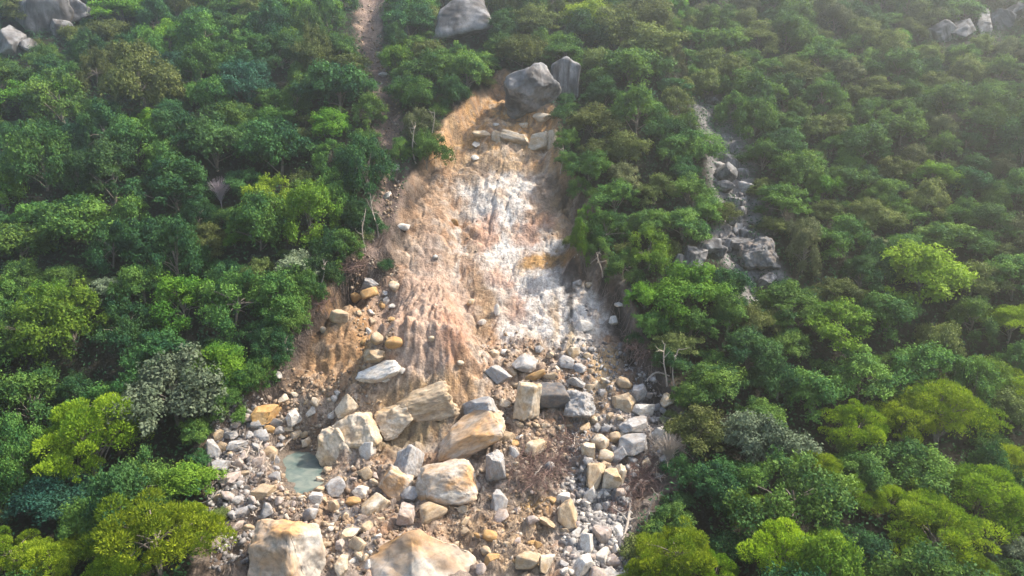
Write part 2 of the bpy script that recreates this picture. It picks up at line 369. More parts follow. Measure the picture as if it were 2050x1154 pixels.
# ------------------------------------------------------------------ terrain: one sheet
xs = np.concatenate([np.arange(-125, -26, 1.0), np.arange(-26, 15, 0.12), np.arange(15, 125.5, 1.0)])
ys = np.concatenate([np.arange(-70, 38, 2.0), np.arange(38, 100, 0.13), np.arange(100, 122, 0.5), np.arange(122, 190, 3.0)])
X, Y = np.meshgrid(xs, ys)
Zt = land_exact(X, Y)
def s2l(c): return tuple(((v/255+0.055)/1.055)**2.4 if v/255 > 0.04045 else v/255/12.92 for v in c)
def terrain_colour(X, Y, Z):
    U, Vp, _ = proj(X, np.maximum(Y, 20), Z)
    # the ground's colours, with shade painted into the creek hollow; outlines broken up with noise measured on the ground
    wu = U + 16*fbm2(X/2.2, Y/2.2, 4, 61) + 9*fbm2(X/0.5, Y/0.5, 3, 62)
    wv = Vp + 16*fbm2(X/2.2, Y/2.2, 4, 63) + 9*fbm2(X/0.5, Y/0.5, 3, 64)
    inside = sstep(0.9, -0.3, poly_sdf(SCAR, X+0.7*fbm2(X/1.5, Y/1.5, 3, 65), Y+0.7*fbm2(X/1.5, Y/1.5, 3, 66)))
    C = np.empty(X.shape+(3,)); C[:] = (0.045, 0.042, 0.026)
    floorn = fbm2(X/1.5, Y/1.5, 4, 67)[..., None]
    C = C*0.5*(1+0.5*floorn)
    def lay(mask, col):
        nonlocal C
        C = C*(1-mask[..., None]) + np.array(col)*mask[..., None]
    OCHRE, PINK, WHITE, TAN, DEB = (0.52, 0.28, 0.09), (0.41, 0.29, 0.195), (0.69, 0.645, 0.58), (0.40, 0.255, 0.125), (0.325, 0.258, 0.205)
    lay(inside, PINK)
    lay(inside*sstep(370, 310, wv), OCHRE)
    lay(inside*sstep(860, 930, wv), DEB)
    # blotches of pale clay, rust and grey soil all over the bare ground
    b1 = fbm2(X/1.9+0.6*fbm2(X/0.7, Y/0.7, 2, 71), Y/1.3, 5, 72); b2 = fbm2(X/1.5, Y/1.1+0.6*fbm2(X/0.7, Y/0.7, 2, 73), 5, 74)
    b3 = fbm2(X/0.8, Y/0.6, 4, 75)
    mid = sstep(330, 380, Vp)*sstep(760, 700, Vp)
    lay(inside*(0.22+0.45*mid*sstep(860, 960, U))*sstep(0.08, 0.30, b1), (0.64, 0.59, 0.53))
    lay(inside*0.55*sstep(0.10, 0.32, b2), (0.36, 0.185, 0.085))
    lay(inside*(0.55-.35*mid)*sstep(0.16, 0.38, b3), (0.20, 0.150, 0.120))
    lay(inside*0.45*sstep(0.16, 0.38, -b3), (0.42, 0.345, 0.275))
    def blob(u, v, ru, rv, rot, col, k=1.0, soft=0.35):
        a = radians(rot); du = wu-u; dv = wv-v
        p = (du*cos(a)+dv*sin(a))/ru; q = (-du*sin(a)+dv*cos(a))/rv
        lay(inside*k*sstep(1+soft, 1-soft, np.sqrt(p*p+q*q)), col)
    blob(985, 320, 85, 28, 0, (0.46, 0.33, 0.20), .8, .6)
    blob(905, 270, 40, 60, 30, (0.44, 0.27, 0.12), .7, .6)
    blob(850, 400, 40, 70, 25, (0.40, 0.25, 0.14), .8, .6)
    blob(1130, 380, 30, 90, 0, (0.40, 0.25, 0.11), .8, .5)
    blob(955, 345, 35, 10, 0, (0.17, 0.13, 0.10), .6, .7)
    for u, v, ru, rv, rot in [(948,388,36,17,25),(1035,395,18,48,25),(990,425,52,26,0),(1000,365,40,16,0),(1015,500,48,36,-20),(1092,495,60,14,-12),(985,520,30,24,0),
                              (1042,600,30,62,-15),(1095,600,46,62,0),(1165,605,42,28,0),(1185,640,26,26,0),(1015,655,22,44,-20),(1105,655,40,44,0),(1170,650,30,30,0),(985,575,20,40,0),
                              (1030,560,60,24,0),(1120,560,40,24,0),(1150,690,30,30,0)]:
        blob(u, v, ru, rv, rot, WHITE, .85, .65)
    for u, v, ru, rv, rot in [(1052,482,24,22,0),(1035,615,20,30,-15),(975,470,20,40,20),(1000,560,30,20,0),(1075,450,50,14,-10)]:
        blob(u, v, ru, rv, rot, (0.45, 0.245, 0.155), .75, .5)
    blob(1098, 524, 62, 17, -14, (0.45, 0.25, 0.075), .95, .3)
    blob(1110, 640, 9, 45, 5, (0.33, 0.22, 0.11), .7, .6)
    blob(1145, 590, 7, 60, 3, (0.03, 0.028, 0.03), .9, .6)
    blob(1140, 690, 14, 40, 0, (0.40, 0.27, 0.12), .7, .6)
    blob(960, 610, 26, 60, -10, (0.37, 0.24, 0.12), .8, .5)
    blob(855, 510, 22, 60, 10, (0.16, 0.12, 0.11), .55, .8)
    blob(690, 660, 58, 110, 10, (0.40, 0.245, 0.120), .9, .4)
    blob(640, 640, 20, 60, 10, (0.44, 0.24, 0.085), .8, .5)
    blob(725, 690, 22, 80, 0, (0.43, 0.23, 0.08), .7, .5)
    blob(650, 745, 70, 45, -30, (0.40, 0.23, 0.10), .7, .5)
    blob(760, 590, 40, 60, 0, (0.29, 0.20, 0.15), .7, .6)
    blob(695, 545, 60, 34, 0, (0.022, 0.017, 0.016), .95, .5)  # near-black colour stands in for the shade inside the creek hollow
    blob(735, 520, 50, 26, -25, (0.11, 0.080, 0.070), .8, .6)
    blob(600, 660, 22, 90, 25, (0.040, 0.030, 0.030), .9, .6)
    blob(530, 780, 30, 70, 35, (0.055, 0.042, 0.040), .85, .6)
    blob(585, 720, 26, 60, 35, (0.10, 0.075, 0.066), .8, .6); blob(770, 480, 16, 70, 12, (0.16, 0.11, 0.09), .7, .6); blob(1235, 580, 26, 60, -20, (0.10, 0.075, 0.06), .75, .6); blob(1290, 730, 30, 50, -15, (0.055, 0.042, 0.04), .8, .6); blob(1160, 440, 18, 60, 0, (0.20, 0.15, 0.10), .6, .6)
    blob(850, 640, 95, 110, 0, (0.43, 0.295, 0.215), .9, .4)
    blob(905, 690, 26, 70, -15, (0.50, 0.245, 0.135), .7, .6)
    blob(845, 800, 115, 45, -15, (0.38, 0.245, 0.115), .9, .4)
    blob(830, 860, 100, 40, -20, (0.29, 0.210, 0.105), .85, .5)
    blob(920, 780, 30, 70, 10, (0.41, 0.245, 0.12), .7, .5)
    blob(1215, 740, 28, 44, 10, (0.44, 0.30, 0.145), .9, .5)
    blob(1190, 800, 20, 60, 10, (0.42, 0.29, 0.16), .7, .6)
    blob(1000, 1060, 110, 34, -8, (0.46, 0.315, 0.175), .9, .5)
    blob(1075, 1005, 40, 24, 0, (0.50, 0.30, 0.105), .85, .5)
    blob(1040, 1125, 60, 34, 0, (0.46, 0.315, 0.175), .8, .5)
    blob(890, 1010, 50, 34, -20, (0.50, 0.31, 0.165), .9, .5)
    blob(655, 1010, 26, 44, 0, (0.42, 0.265, 0.145), .8, .5)
    blob(620, 930, 80, 60, 0, (0.30, 0.235, 0.18), .6, .5)
    blob(470, 930, 60, 90, 0, (0.245, 0.210, 0.190), .85, .5)
    blob(690, 1030, 30, 28, 0, (0.20, 0.205, 0.22), .8, .5)
    blob(455, 1110, 70, 60, 0, (0.175, 0.125, 0.085), .85, .5)
    blob(1090, 940, 60, 50, -20, (0.22, 0.165, 0.125), .7, .6)
    blob(1195, 1060, 62, 120, 0, (0.36, 0.345, 0.33), .85, .5)
    blob(1300, 850, 50, 60, 0, (0.30, 0.285, 0.275), .8, .5)
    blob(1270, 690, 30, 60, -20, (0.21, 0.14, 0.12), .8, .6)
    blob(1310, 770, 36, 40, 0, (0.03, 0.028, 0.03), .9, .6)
    lay(inside*0.30*sstep(0.10, 0.34, b2), (0.36, 0.20, 0.10)); lay(inside*(0.42-0.3*mid)*sstep(0.14, 0.36, b3), (0.17, 0.130, 0.105)); lay(inside*0.30*sstep(0.14, 0.36, -b3), (0.42, 0.36, 0.30))
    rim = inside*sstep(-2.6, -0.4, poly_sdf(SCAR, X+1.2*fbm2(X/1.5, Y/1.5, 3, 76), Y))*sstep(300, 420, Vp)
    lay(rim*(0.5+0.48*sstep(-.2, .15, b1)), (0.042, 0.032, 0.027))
    lay(sstep(1.5, 0.3, poly_sdf(POOL, X+0.5*fbm2(X, Y, 3, 77), Y+0.5*fbm2(X, Y, 3, 78)))*.8, (0.13, 0.105, 0.08))
    # the two bare watercourses
    cd = line_dist(CREEK, X+0.8*fbm2(X/1.5, Y/1.5, 3, 68), Y); k = sstep(2.2, 0.9, cd)*(1-inside)
    lay(k, (0.165, 0.118, 0.095))
    lay(k*sstep(120, 60, Vp)*sstep(-.2, .3, b1), (0.29, 0.20, 0.14))
    sd_ = line_dist(STREAM, X+0.8*fbm2(X/1.5, Y/1.5, 3, 69), Y); lay(sstep(3.4, 2.0, sd_)*(1-inside), (0.20, 0.19, 0.18)); lay(sstep(3.4, 2.0, sd_)*(1-inside)*.7*sstep(0, .3, b3), (0.10, 0.095, 0.095))
    g = C.mean(-1, keepdims=True); return (g+(C-g)*0.92)*(1-0.13*inside[..., None])
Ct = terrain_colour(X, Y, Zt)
nx, ny = len(xs), len(ys)
ii = (np.arange(ny-1)[:, None]*nx+np.arange(nx-1)[None]).ravel()
Ft = np.stack([ii, ii+1, ii+nx+1, ii+nx], 1)
bareness = sstep(0.8, -0.4, poly_sdf(SCAR, X, Y))
tm, n, l, out = newmat('slope earth')
ac = n.new('ShaderNodeVertexColor'); ac.layer_name = 'earth'
ab = n.new('ShaderNodeAttribute'); ab.attribute_name = 'bare'
geo = n.new('ShaderNodeNewGeometry'); co = geo.outputs['Position']
f1 = noise(n, l, co, 1.6, 8, 0.68, 0.4); f2 = noise(n, l, co, 7.0, 5, 0.7)
mp = n.new('ShaderNodeMapping'); mp.inputs['Scale'].default_value = (1.8, 0.6, 0.6); l.new(co, mp.inputs['Vector'])
f3 = noise(n, l, mp.outputs['Vector'], 1.0, 6, 0.65, 0.8)
c = mixc(n, l, ac.outputs['Color'], ramp(n, l, f1, [(0.28, (0.42, 0.38, 0.36)), (0.48, (0.95, 0.95, 0.95)), (0.68, (1.28, 1.26, 1.24))]), 0.85, 'MULTIPLY')
c = mixc(n, l, c, ramp(n, l, f3, [(0.34, (0.50, 0.40, 0.33)), (0.50, (1.0, 1.0, 1.0)), (0.70, (1.15, 1.13, 1.1))]), 0.45, 'MULTIPLY')
c = mixc(n, l, c, ramp(n, l, f2, [(0.34, (0.50, 0.46, 0.43)), (0.50, (1.0, 1.0, 1.0)), (0.70, (1.25, 1.25, 1.25))]), 0.6, 'MULTIPLY')
def crumbs(scale, lo, hi):
    v1 = n.new('ShaderNodeTexVoronoi'); v1.inputs['Scale'].default_value = scale; v1.inputs['Randomness'].default_value = 1.0
    wob = n.new('ShaderNodeTexNoise'); wob.inputs['Scale'].default_value = scale*0.6; wob.inputs['Detail'].default_value = 3; l.new(co, wob.inputs['Vector'])
    ad = n.new('ShaderNodeVectorMath'); ad.operation = 'MULTIPLY_ADD'; l.new(wob.outputs['Color'], ad.inputs[0]); ad.inputs[1].default_value = (0.9/scale,)*3; l.new(co, ad.inputs[2])
    l.new(ad.outputs['Vector'], v1.inputs['Vector'])
    sp = n.new('ShaderNodeSeparateColor'); l.new(v1.outputs['Color'], sp.inputs[0])
    return ramp(n, l, sp.outputs[0], [(0.0, (lo, lo*.96, lo*.93)), (0.5, (1.0, 1.0, 1.0)), (1.0, (hi, hi, hi))]), v1.outputs['Distance']
k1, d1 = crumbs(1.5, 0.74, 1.16); k2, d2 = crumbs(4.2, 0.62, 1.22)
c = mixc(n, l, c, k1, mathn(n, l, 'MULTIPLY', ab.outputs['Fac'], 0.5), 'MULTIPLY'); c = mixc(n, l, c, k2, mathn(n, l, 'MULTIPLY', ab.outputs['Fac'], 0.5), 'MULTIPLY')
f1 = mathn(n, l, 'SUBTRACT', f1, mathn(n, l, 'MULTIPLY', d2, 0.35))
hb = mathn(n, l, 'ADD', mathn(n, l, 'MULTIPLY', f1, 0.6), mathn(n, l, 'ADD', mathn(n, l, 'MULTIPLY', f3, 0.5), mathn(n, l, 'MULTIPLY', f2, 0.25)))
principled(n, l, out, c, 0.92, hb, 0.8, 0.35, 0.2)
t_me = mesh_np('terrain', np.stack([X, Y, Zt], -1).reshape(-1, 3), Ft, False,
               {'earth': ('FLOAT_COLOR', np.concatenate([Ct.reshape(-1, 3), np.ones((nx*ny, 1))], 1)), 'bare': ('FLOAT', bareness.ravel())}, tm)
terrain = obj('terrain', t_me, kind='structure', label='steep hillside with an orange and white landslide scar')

# pool of still water in the debris
pm, n, l, out = newmat('pool water')
geo = n.new('ShaderNodeNewGeometry')
f = noise(n, l, geo.outputs['Position'], 1.1, 5, 0.6, 0.5)
principled(n, l, out, mixc(n, l, (0.085, 0.125, 0.115), (0.185, 0.205, 0.175), ramp(n, l, f, [(.38, 0.), (.62, 1.)])), 0.08, noise(n, l, geo.outputs['Position'], 9, 3), 0.05, 0.02, 0.5)
cx, cyy = POOL.mean(0)
ang = np.linspace(0, 2*pi, 48, endpoint=False)
_t = np.linspace(0, len(POOL), 96, endpoint=False); _i = _t.astype(int); _f = (_t-_i)[:, None]
Pq = POOL[_i]*(1-_f)+POOL[(_i+1) % len(POOL)]*_f
Pq = (Pq-[cx, cyy])*(1.16+0.12*fbm2(Pq[:, 0]*1.3, Pq[:, 1]*1.3, 3, 79))[:, None]+[cx, cyy]
PV = np.concatenate([[[cx, cyy, POOL_Z]], np.c_[Pq, np.full(len(Pq), POOL_Z)]])
PF = np.array([[0, i+1, (i+1) % len(Pq)+1] for i in range(len(Pq))])
obj('pool_water', mesh_np('pool_water', PV, PF, False, None, pm), kind='structure', label='small murky teal pool among the fallen rocks')

# ------------------------------------------------------------------ labels that single things out
ITEMS = []       # (object, u, v, noun phrase, landmark set)
ORD = ['uppermost', 'second from top', 'third from top', 'fourth from top', 'fifth from top', 'sixth from top', 'seventh from top', 'eighth from top', 'ninth from top', 'tenth from top', 'eleventh from top', 'twelfth from top', 'thirteenth from top', 'fourteenth from top', 'fifteenth from top', 'sixteenth from top', 'seventeenth from top', 'eighteenth from top']
NUM = ['', 'one', 'two', 'three', 'four', 'five', 'six', 'seven', 'eight', 'nine', 'ten']
def zone(u, v, marks):
    ds = sorted(((math.hypot(u-a, (v-b)*1.1), nm, a, b) for nm, a, b in marks))
    d, nm, a, b = ds[0]
    if abs(v-b) > 0.75*abs(u-a): return ('uphill of ' if v < b else 'downhill of ')+nm
    for d2, nm2, a2, b2 in ds[1:7]:
        if (a2-u)*(a-u) < 0 and abs(b2-v) < 1.1*abs(a2-u): return f'between {nm} and {nm2}'
    return 'level with '+nm
def write_labels(items):
    groups = {}
    for o, u, v, ph, marks in items:
        groups.setdefault(ph+'|'+zone(u, v, marks), []).append((v, u, o))
    for key, mem in groups.items():
        ph, zn = key.split('|'); mem.sort(key=lambda t: t[:2]); k = len(mem)
        for i, (v, u, o) in enumerate(mem):
            if k == 1: o['label'] = f'{ph} {zn}'
            elif k == 2: o['label'] = f"{'upper' if i == 0 else 'lower'} of two, {ph} {zn}"
            elif i == k-1: o['label'] = f'lowest of {NUM[k] if k <= 10 else "many"}, {ph} {zn}'
            else: o['label'] = f'{ORD[min(i, 17)]}, {ph} {zn}'
            if len(o['label'].split()) > 16: o['label'] = o['label'].replace('the yellow-green climber tree', 'the climber tree').replace('the pale leafless tree', 'the leafless tree').replace('the brown upper creek', 'the creek').replace('the stony stream bed', 'the stream').replace('the dark stream ledge', 'the ledge').replace('the lime umbrella tree', 'the umbrella tree').replace('the tilted grey column', 'the column').replace('the shaded gully rocks', 'the gully').replace('the dark round boulder', 'the dark boulder').replace('the grey upright slab', 'the upright slab').replace('the tan leaning block', 'the leaning block').replace('second from top', 'second').replace('third from top', 'third').replace('fourth from top', 'fourth').replace('lowest of ', 'lowest of ').replace('the big green drape', 'the drape').replace('climber-draped tree', 'draped tree').replace('the bright edge tree', 'the edge tree').replace('the rock outcrop', 'the outcrop')

# ------------------------------------------------------------------ rocks
def ico(sub):
    import bmesh
    bm = bmesh.new(); bmesh.ops.create_icosphere(bm, subdivisions=sub, radius=1)
    V = np.array([v.co[:] for v in bm.verts]); F = np.array([[v.index for v in f.verts] for f in bm.faces]); bm.free()
    return V/np.linalg.norm(V, axis=1)[:, None], F
ICO = {k: ico(k) for k in (1, 2, 3, 4, 5)}
def poly_rock(name, planes, seed, level=0, rough=1.0, bev=0.05):
    import bmesh
    r = np.random.default_rng(seed); bm = bmesh.new(); bmesh.ops.create_cube(bm, size=2.5)
    for nv, h in planes:
        nv = Vector(nv).normalized()
        bmesh.ops.bisect_plane(bm, geom=bm.verts[:]+bm.edges[:]+bm.faces[:], plane_co=nv*h, plane_no=nv, clear_outer=True)
        be = [e for e in bm.edges if e.is_boundary]
        if len(be) > 2: bmesh.ops.edgenet_fill(bm, edges=be)
    bmesh.ops.remove_doubles(bm, verts=bm.verts[:], dist=0.03)
    bmesh.ops.bevel(bm, geom=bm.edges[:], offset=bev, segments=1, affect='EDGES', clamp_overlap=True)
    bmesh.ops.triangulate(bm, faces=bm.faces[:])
    for k in range(level):
        L = sorted(e.calc_length() for e in bm.edges); thr = max(0.075, L[len(L)//3])
        bmesh.ops.subdivide_edges(bm, edges=[e for e in bm.edges if e.calc_length() > thr], cuts=1)
        bmesh.ops.triangulate(bm, faces=[f for f in bm.faces if len(f.verts) > 3])
    bm.normal_update()
    V = np.array([v.co[:] for v in bm.verts]); Nn = np.array([v.normal[:] for v in bm.verts]); o = r.uniform(0, 40, 3)
    F = np.array([[v.index for v in f.verts] for f in bm.faces]) if bm.verts.index_update() is None else None
    bm.free()
    if level:
        a = fbm3(V[:, 0]*1.6+o[0], V[:, 1]*1.6+o[1], V[:, 2]*1.6+o[2], 3, seed); b = fbm3(V[:, 0]*3.1+o[1], V[:, 1]*3.1+o[2], V[:, 2]*3.1+o[0], 3, seed+3)
        V = V+Nn*(rough*(0.055*a+0.045*np.round(b*3.2)/3.2+0.018*b))[:, None]
    else:
        V = V*(1+0.10*r.normal(0, .35, (len(V), 1)).clip(-.5, .5))
    return mesh_np(name, V, F, False)
def unit_(v): return v/(np.linalg.norm(v, axis=-1, keepdims=True)+1e-9)
def rock_mesh(name, style, seed, sub=3, planes=None, p=None, rough=1.0, crack=None):
    """a solid bounded by a handful of broken faces, its edges worn round; about 1 m half-size"""
    r = np.random.default_rng(seed); D, F = ICO[sub]
    N, Hh = [], []
    def add(nv, h): nv = np.array(nv, float); N.append(nv/np.linalg.norm(nv)); Hh.append(h)
    if planes:
        for nv, h in planes: add(nv, h)
        p = (p or 14)*1.7
    elif style == 'block':
        for ax in np.eye(3):
            for s in (-1, 1): add(ax*s+r.normal(0, .17, 3), r.uniform(.80, 1.0))
        for _ in range(2): add(r.normal(0, 1, 3), r.uniform(.9, 1.2))
        p = p or 70
    elif style == 'slab':
        for ax in np.eye(3):
            for s in (-1, 1): add(ax*s+r.normal(0, .16, 3), r.uniform(.85, 1.0))
        for _ in range(5): a = r.uniform(0, 2*pi); add((cos(a), r.normal(0, .2), sin(a)), r.uniform(.85, 1.08))
        p = p or 56
    elif style == 'facet':
        for nv in unit_(np.array([(1,1,.6),(-1,1,.5),(1,-1,.5),(-1,-1,.6),(0,0,1),(0,.2,-1),(.8,0,-.8),(-.7,.6,-.6)])+r.normal(0, .38, (8, 3))): add(nv, r.uniform(.55, .95))
        for ax in np.eye(3):
            for s in (-1, 1): add(ax*s, 1.1)
        p = p or 50
    else:  # round
        for _ in range(11): add(r.normal(0, 1, 3), r.uniform(.72, 1.02))
        for ax in np.eye(3):
            for s in (-1, 1): add(ax*s, 1.02)
        p = p or 19
    if style in ('block', 'slab', 'facet') or (style == 'hero' and p >= 23):
        pl = list(zip(N, Hh))
        for nv in unit_(r.normal(0, 1, (4 if planes else 5, 3))): pl.append((nv, r.uniform(.98, 1.12) if planes else r.uniform(.86, 1.06)))
        return poly_rock(name, pl, seed, {2: 0, 3: 1, 4: 3, 5: 5}[sub], rough*(1.35 if planes else 1), .085 if planes else .05)
    N = np.array(N); Hh = np.array(Hh)
    R = ((np.maximum(D@N.T, 0)/Hh)**p).sum(1)**(-1/p)
    if style != 'round':
        nc = 14 if planes else 4
        C2 = unit_(r.normal(0, 1, (nc, 3))); sup = ((D*R[:, None])@C2.T).max(0)
        N = np.concatenate([N, C2]); Hh = np.concatenate([Hh, sup*(r.uniform(.955, 1.0, nc) if planes else r.uniform(.80, .95, nc))])
        R = ((np.maximum(D@N.T, 0)/Hh)**(p*1.3)).sum(1)**(-1/(p*1.3))
    o = r.uniform(0, 50, 3)
    V = D*R[:, None]
    nz = fbm3(V[:, 0]*1.5+o[0], V[:, 1]*1.5+o[1], V[:, 2]*1.5+o[2], 2, seed)
    R = R*(1+rough*(0.05*nz))
    if sub >= 3:
        R = R*(1+rough*0.05*fbm3(V[:, 0]*5+o[0], V[:, 1]*5+o[1], V[:, 2]*5+o[2], 3, seed+9))
    V = D*R[:, None]
    for cr in (crack or []):
        nv, dd, wd, dep = cr; nv = np.array(nv, float); nv /= np.linalg.norm(nv)
        t = V@nv-dd+0.05*fbm3(V[:, 0]*3, V[:, 1]*3, V[:, 2]*3, 2, 5)
        V = V*(1-dep*np.exp(-(t/wd)**2))[:, None]
    return mesh_np(name, V, F, style == 'round')
def flatten_normals(me, ang=38):
    try: me.set_sharp_from_angle(angle=radians(ang))
    except Exception: pass
LIB = {}
def paint(o, m): o.material_slots[0].link = 'OBJECT'; o.material_slots[0].material = m
def lib_rock(style, k, sub, col):
    key = (style, k, sub)
    if key not in LIB:
        me = rock_mesh('rock', style, 100+k*7+len(style), sub); me.materials.append(None); LIB[key] = me
    return LIB[key]
TERR_XY = (xs, ys, Zt)
def place_rock(u, v, w, h, rot, col, style, me=None, name=None, sink=0.28, yaw=None, depth=0.72, lift=None):
    """w, h in picture points: turned into metres at the rock's own distance"""
    x, y, z = G(u, v)
    d = y*CA-z*SA
    Wm = w*d/FPX/2; Hm = h*d/FPX/2
    x, y, z = G(u, v, Hm*0.55)
    d = y*CA-z*SA
    Wm = w*d/FPX/2; Hm = h*d/FPX/2
    D_ = depth*math.sqrt(Wm*Hm)
    a = abs(radians(rot))
    Hz = max(0.5*min(Wm, Hm), (Hm-0.34*D_)/0.86)
    big = max(w, h)
    if me is None:
        sub = 4 if big > 38 else 3 if big > 18 else 2
        k = random.randrange(12 if big < 44 else 1000)
        me = lib_rock(style, k, sub, col)
    nm = name or ('boulder' if big >= 44 else 'rock')
    o = obj(nm, me); paint(o, ROCK[col])
    gz = float(land(np.array([x]), np.array([y]))[0])
    o.location = (x, y, gz+Hz*(1-2*sink) if lift is None else gz+lift)
    yw = random.uniform(-50, 50) if yaw is None else yaw
    o.rotation_euler = Euler((radians(random.uniform(-30, 30)), radians(rot), radians(yw)), 'XYZ')
    o.scale = (Wm, D_, Hz)
    return o, Wm, Hz
SIZEW = lambda b: 'huge' if b > 95 else 'large' if b > 60 else 'mid-sized' if b > 34 else 'small' if b > 20 else 'little'
STYW = {'block': 'blocky', 'slab': 'flat-sided', 'facet': 'angular', 'round': 'rounded'}
ROCK_MARKS = [('the capstone', 1065, 180), ('the pale ledge', 1033, 275), ('the dark creek hollow', 700, 560), ('the gullied mound', 860, 640), ('the white face', 1090, 620),
              ('the long white slab', 758, 739), ('the cracked slabs', 695, 870), ('the teal pool', 606, 945), ('the split boulder', 573, 1097), ('the peaked boulder', 835, 1095),
              ('the perched boulder', 945, 877), ('the dark round boulder', 1100, 792), ('the dead brush', 1100, 905), ('the tilted grey column', 1135, 1030), ('the tan leaning block', 1190, 948),
              ('the wedge boulder', 890, 960), ('the grey upright slab', 992, 948), ('the shaded gully rocks', 1310, 800), ('the driftwood', 480, 920), ('the stony stream bed', 1470, 390),
              ('the dark stream ledge', 1520, 510)]
# heroes with shapes of their own --------------------------------------------------
def hero(u, v, w, h, rot, col, label, planes, seed, p=14, crack=None, depth=0.75, sink=0.2, yaw=0, cat='boulder', rough=1.0, sub=5, tall=1.0):
    me = rock_mesh('boulder', 'hero', seed, sub, planes, p, rough, crack); me.materials.append(ROCK[col])
    o, a, b = place_rock(u, v, w, h, rot, col, 'round', me, 'boulder', sink, yaw, depth)
    o.scale.z *= tall; o['label'] = label; o['category'] = cat; o['group'] = 'boulders'
    HERO_FOOT.append((u, v, max(w, h)/2)); return o
HERO_FOOT = []
hero(573, 1108, 150, 150, 0, 'mottled', 'huge split boulder with a horizontal crack, lowest in the debris beside the pines',
     [((-.1,-.1,1),.80),((-.28,-1,.12),.66),((.80,-.62,.10),.66),((-1,0,.05),.93),((1,.2,.1),.96),((0,0,-1),1),((0,1,0),1),((-.55,-.45,.75),.82),((.55,-.1,.8),.84),((0,.5,.8),.85)], 5, 14,
     [((0.22, -0.1, 1), .24, .03, .045)], 0.75, 0.15, tall=1.1)
hero(835, 1100, 240, 132, 0, 'mottled', 'huge cream and orange peaked boulder at the foot of the debris',
     [((-.55,-.75,.38),.50),((.62,-.66,.42),.46),((0,.75,.66),.35),((-1,-.1,.1),.96),((1,0,.1),.92),((0,1,0),.95),((0,0,-1),.9),((-.2,-.95,-.2),.74),((-.6,-.2,.78),.60)], 6, 24, None, 0.8, 0.42, tall=1.9)
hero(945, 877, 138, 82, -30, 'mottled', 'long cream boulder perched at a slant below the brown cliff',
     [((0,0,1),.92),((0,-1,.1),.85),((1,0,.2),.96),((-1,0,-.1),.96),((.8,0,-.7),.92),((-.7,0,.7),.98),((.7,-.5,.6),.95),((0,0,-1),.95),((0,1,0),1),((0,-.7,-.7),.86)], 7, 16, None, 0.85, 0.1)
hero(1063, 180, 118, 120, 0, 'cliff', 'great dome-topped weathered grey capstone boulder at the head of the scar',
     [((-.42,-.25,.9),.66),((-.55,-.8,.25),.70),((.50,-.85,.18),.66),((.85,-.1,.5),.80),((-1,0,-.12),.84),((1,0,-.2),.95),((.5,-.45,-.75),.66),((-.45,-.4,-.8),.80),((0,-.9,-.45),.74),((0,0,-1),1),((0,1,0),1),((0,.6,.8),.8)], 8, 15, None, 0.9, 0.08, rough=1.2)
hero(1131, 163, 58, 86, 3, 'cliff', 'narrow upright weathered grey boulder leaning behind the capstone',
     [((0,-1,.1),.85),((-1,0,0),.95),((1,0,0),.95),((.4,0,1),.92),((-.5,0,.9),.95),((0,0,-1),1),((0,1,0),1)], 9, 12, None, 0.72, 0.1)
hero(926, 40, 108, 92, -12, 'cliff', 'great smooth weathered grey boulder at the top edge above the capstone',
     [((0,-.9,.4),.82),((-1,0,.3),.9),((1,0,.1),.98),((-.2,0,1),.92),((-.6,0,.8),.9),((0,0,-1),1),((0,1,0),1),((.7,-.5,.6),.9)], 10, 9, None, 0.72, 0.15)
hero(1100, 793, 72, 60, 0, 'dark', 'dark grey smooth round boulder between the two pale blocks in mid debris',
     [((0,-.9,.5),.86),((-1,0,.1),.95),((1,0,.3),.93),((0,0,1),.92),((0,-.7,-.7),.85),((0,0,-1),1),((0,1,0),1)], 11, 8, None, 0.72, 0.12)
hero(890, 962, 116, 84, -12, 'mottled', 'large ochre-stained cream wedge boulder below the perched boulder',
     [((-.15,0,1),.86),((0,-.9,.35),.78),((-1,0,.35),.92),((1,0,.1),.97),((-.8,-.5,.2),.84),((.5,-.7,.5),.82),((0,0,-1),1),((0,1,0),1)], 12, 15, None, 0.72, 0.15)
hero(758, 740, 90, 36, -24, 'white', 'long white slab lying aslant below the gullied mound',
     [((0,-.3,1),.8),((0,-1,.3),.72),((-1,0,.1),.95),((1,0,.1),.95),((0,0,-1),1),((0,1,0),1),((.7,0,.7),.92),((-.7,-.3,-.6),.9)], 13, 16, None, 0.8, 0.3, tall=1.6)
hero(1057, 807, 52, 78, 6, 'cream', 'tall cream block standing beside the dark round boulder',
     [((0,0,1),.95),((-.25,-1,.12),.80),((.8,-.7,0),.78),((-1,0,.1),.92),((1,.1,0),.94),((0,0,-1),1),((0,1,0),1)], 14, 30, None, 0.72, 0.12)
hero(1160, 808, 62, 64, 0, 'grey', 'rough grey block with broken edges beyond the dark round boulder',
     [((.1,0,1),.9),((-.3,-1,.3),.82),((.8,-.6,.1),.82),((-1,0,.2),.92),((1,.1,0),.96),((0,0,-1),1),((0,1,0),1),((.6,-.2,.8),.86)], 15, 26, None, 0.9, 0.15, rough=1.8)
hero(819, 926, 56, 72, 12, 'grey', 'upright grey faceted boulder with a ridge above the tan round block',
     [((-.8,-.6,.2),.75),((.75,-.65,.1),.75),((.3,0,1),.88),((-.6,0,.8),.86),((1,0,0),.95),((-1,0,0),.95),((0,0,-1),1),((0,1,0),1)], 16, 26, None, 0.72, 0.15)
hero(795, 968, 62, 60, 28, 'mottled', 'tilted tan and cream block leaning downhill of the grey faceted boulder',
     [((0,0,1),.85),((0,-1,.2),.82),((1,0,.1),.9),((-1,0,.1),.9),((0,0,-1),.95),((0,1,0),1),((.6,-.6,.4),.92)], 17, 17, None, 0.72, 0.15)
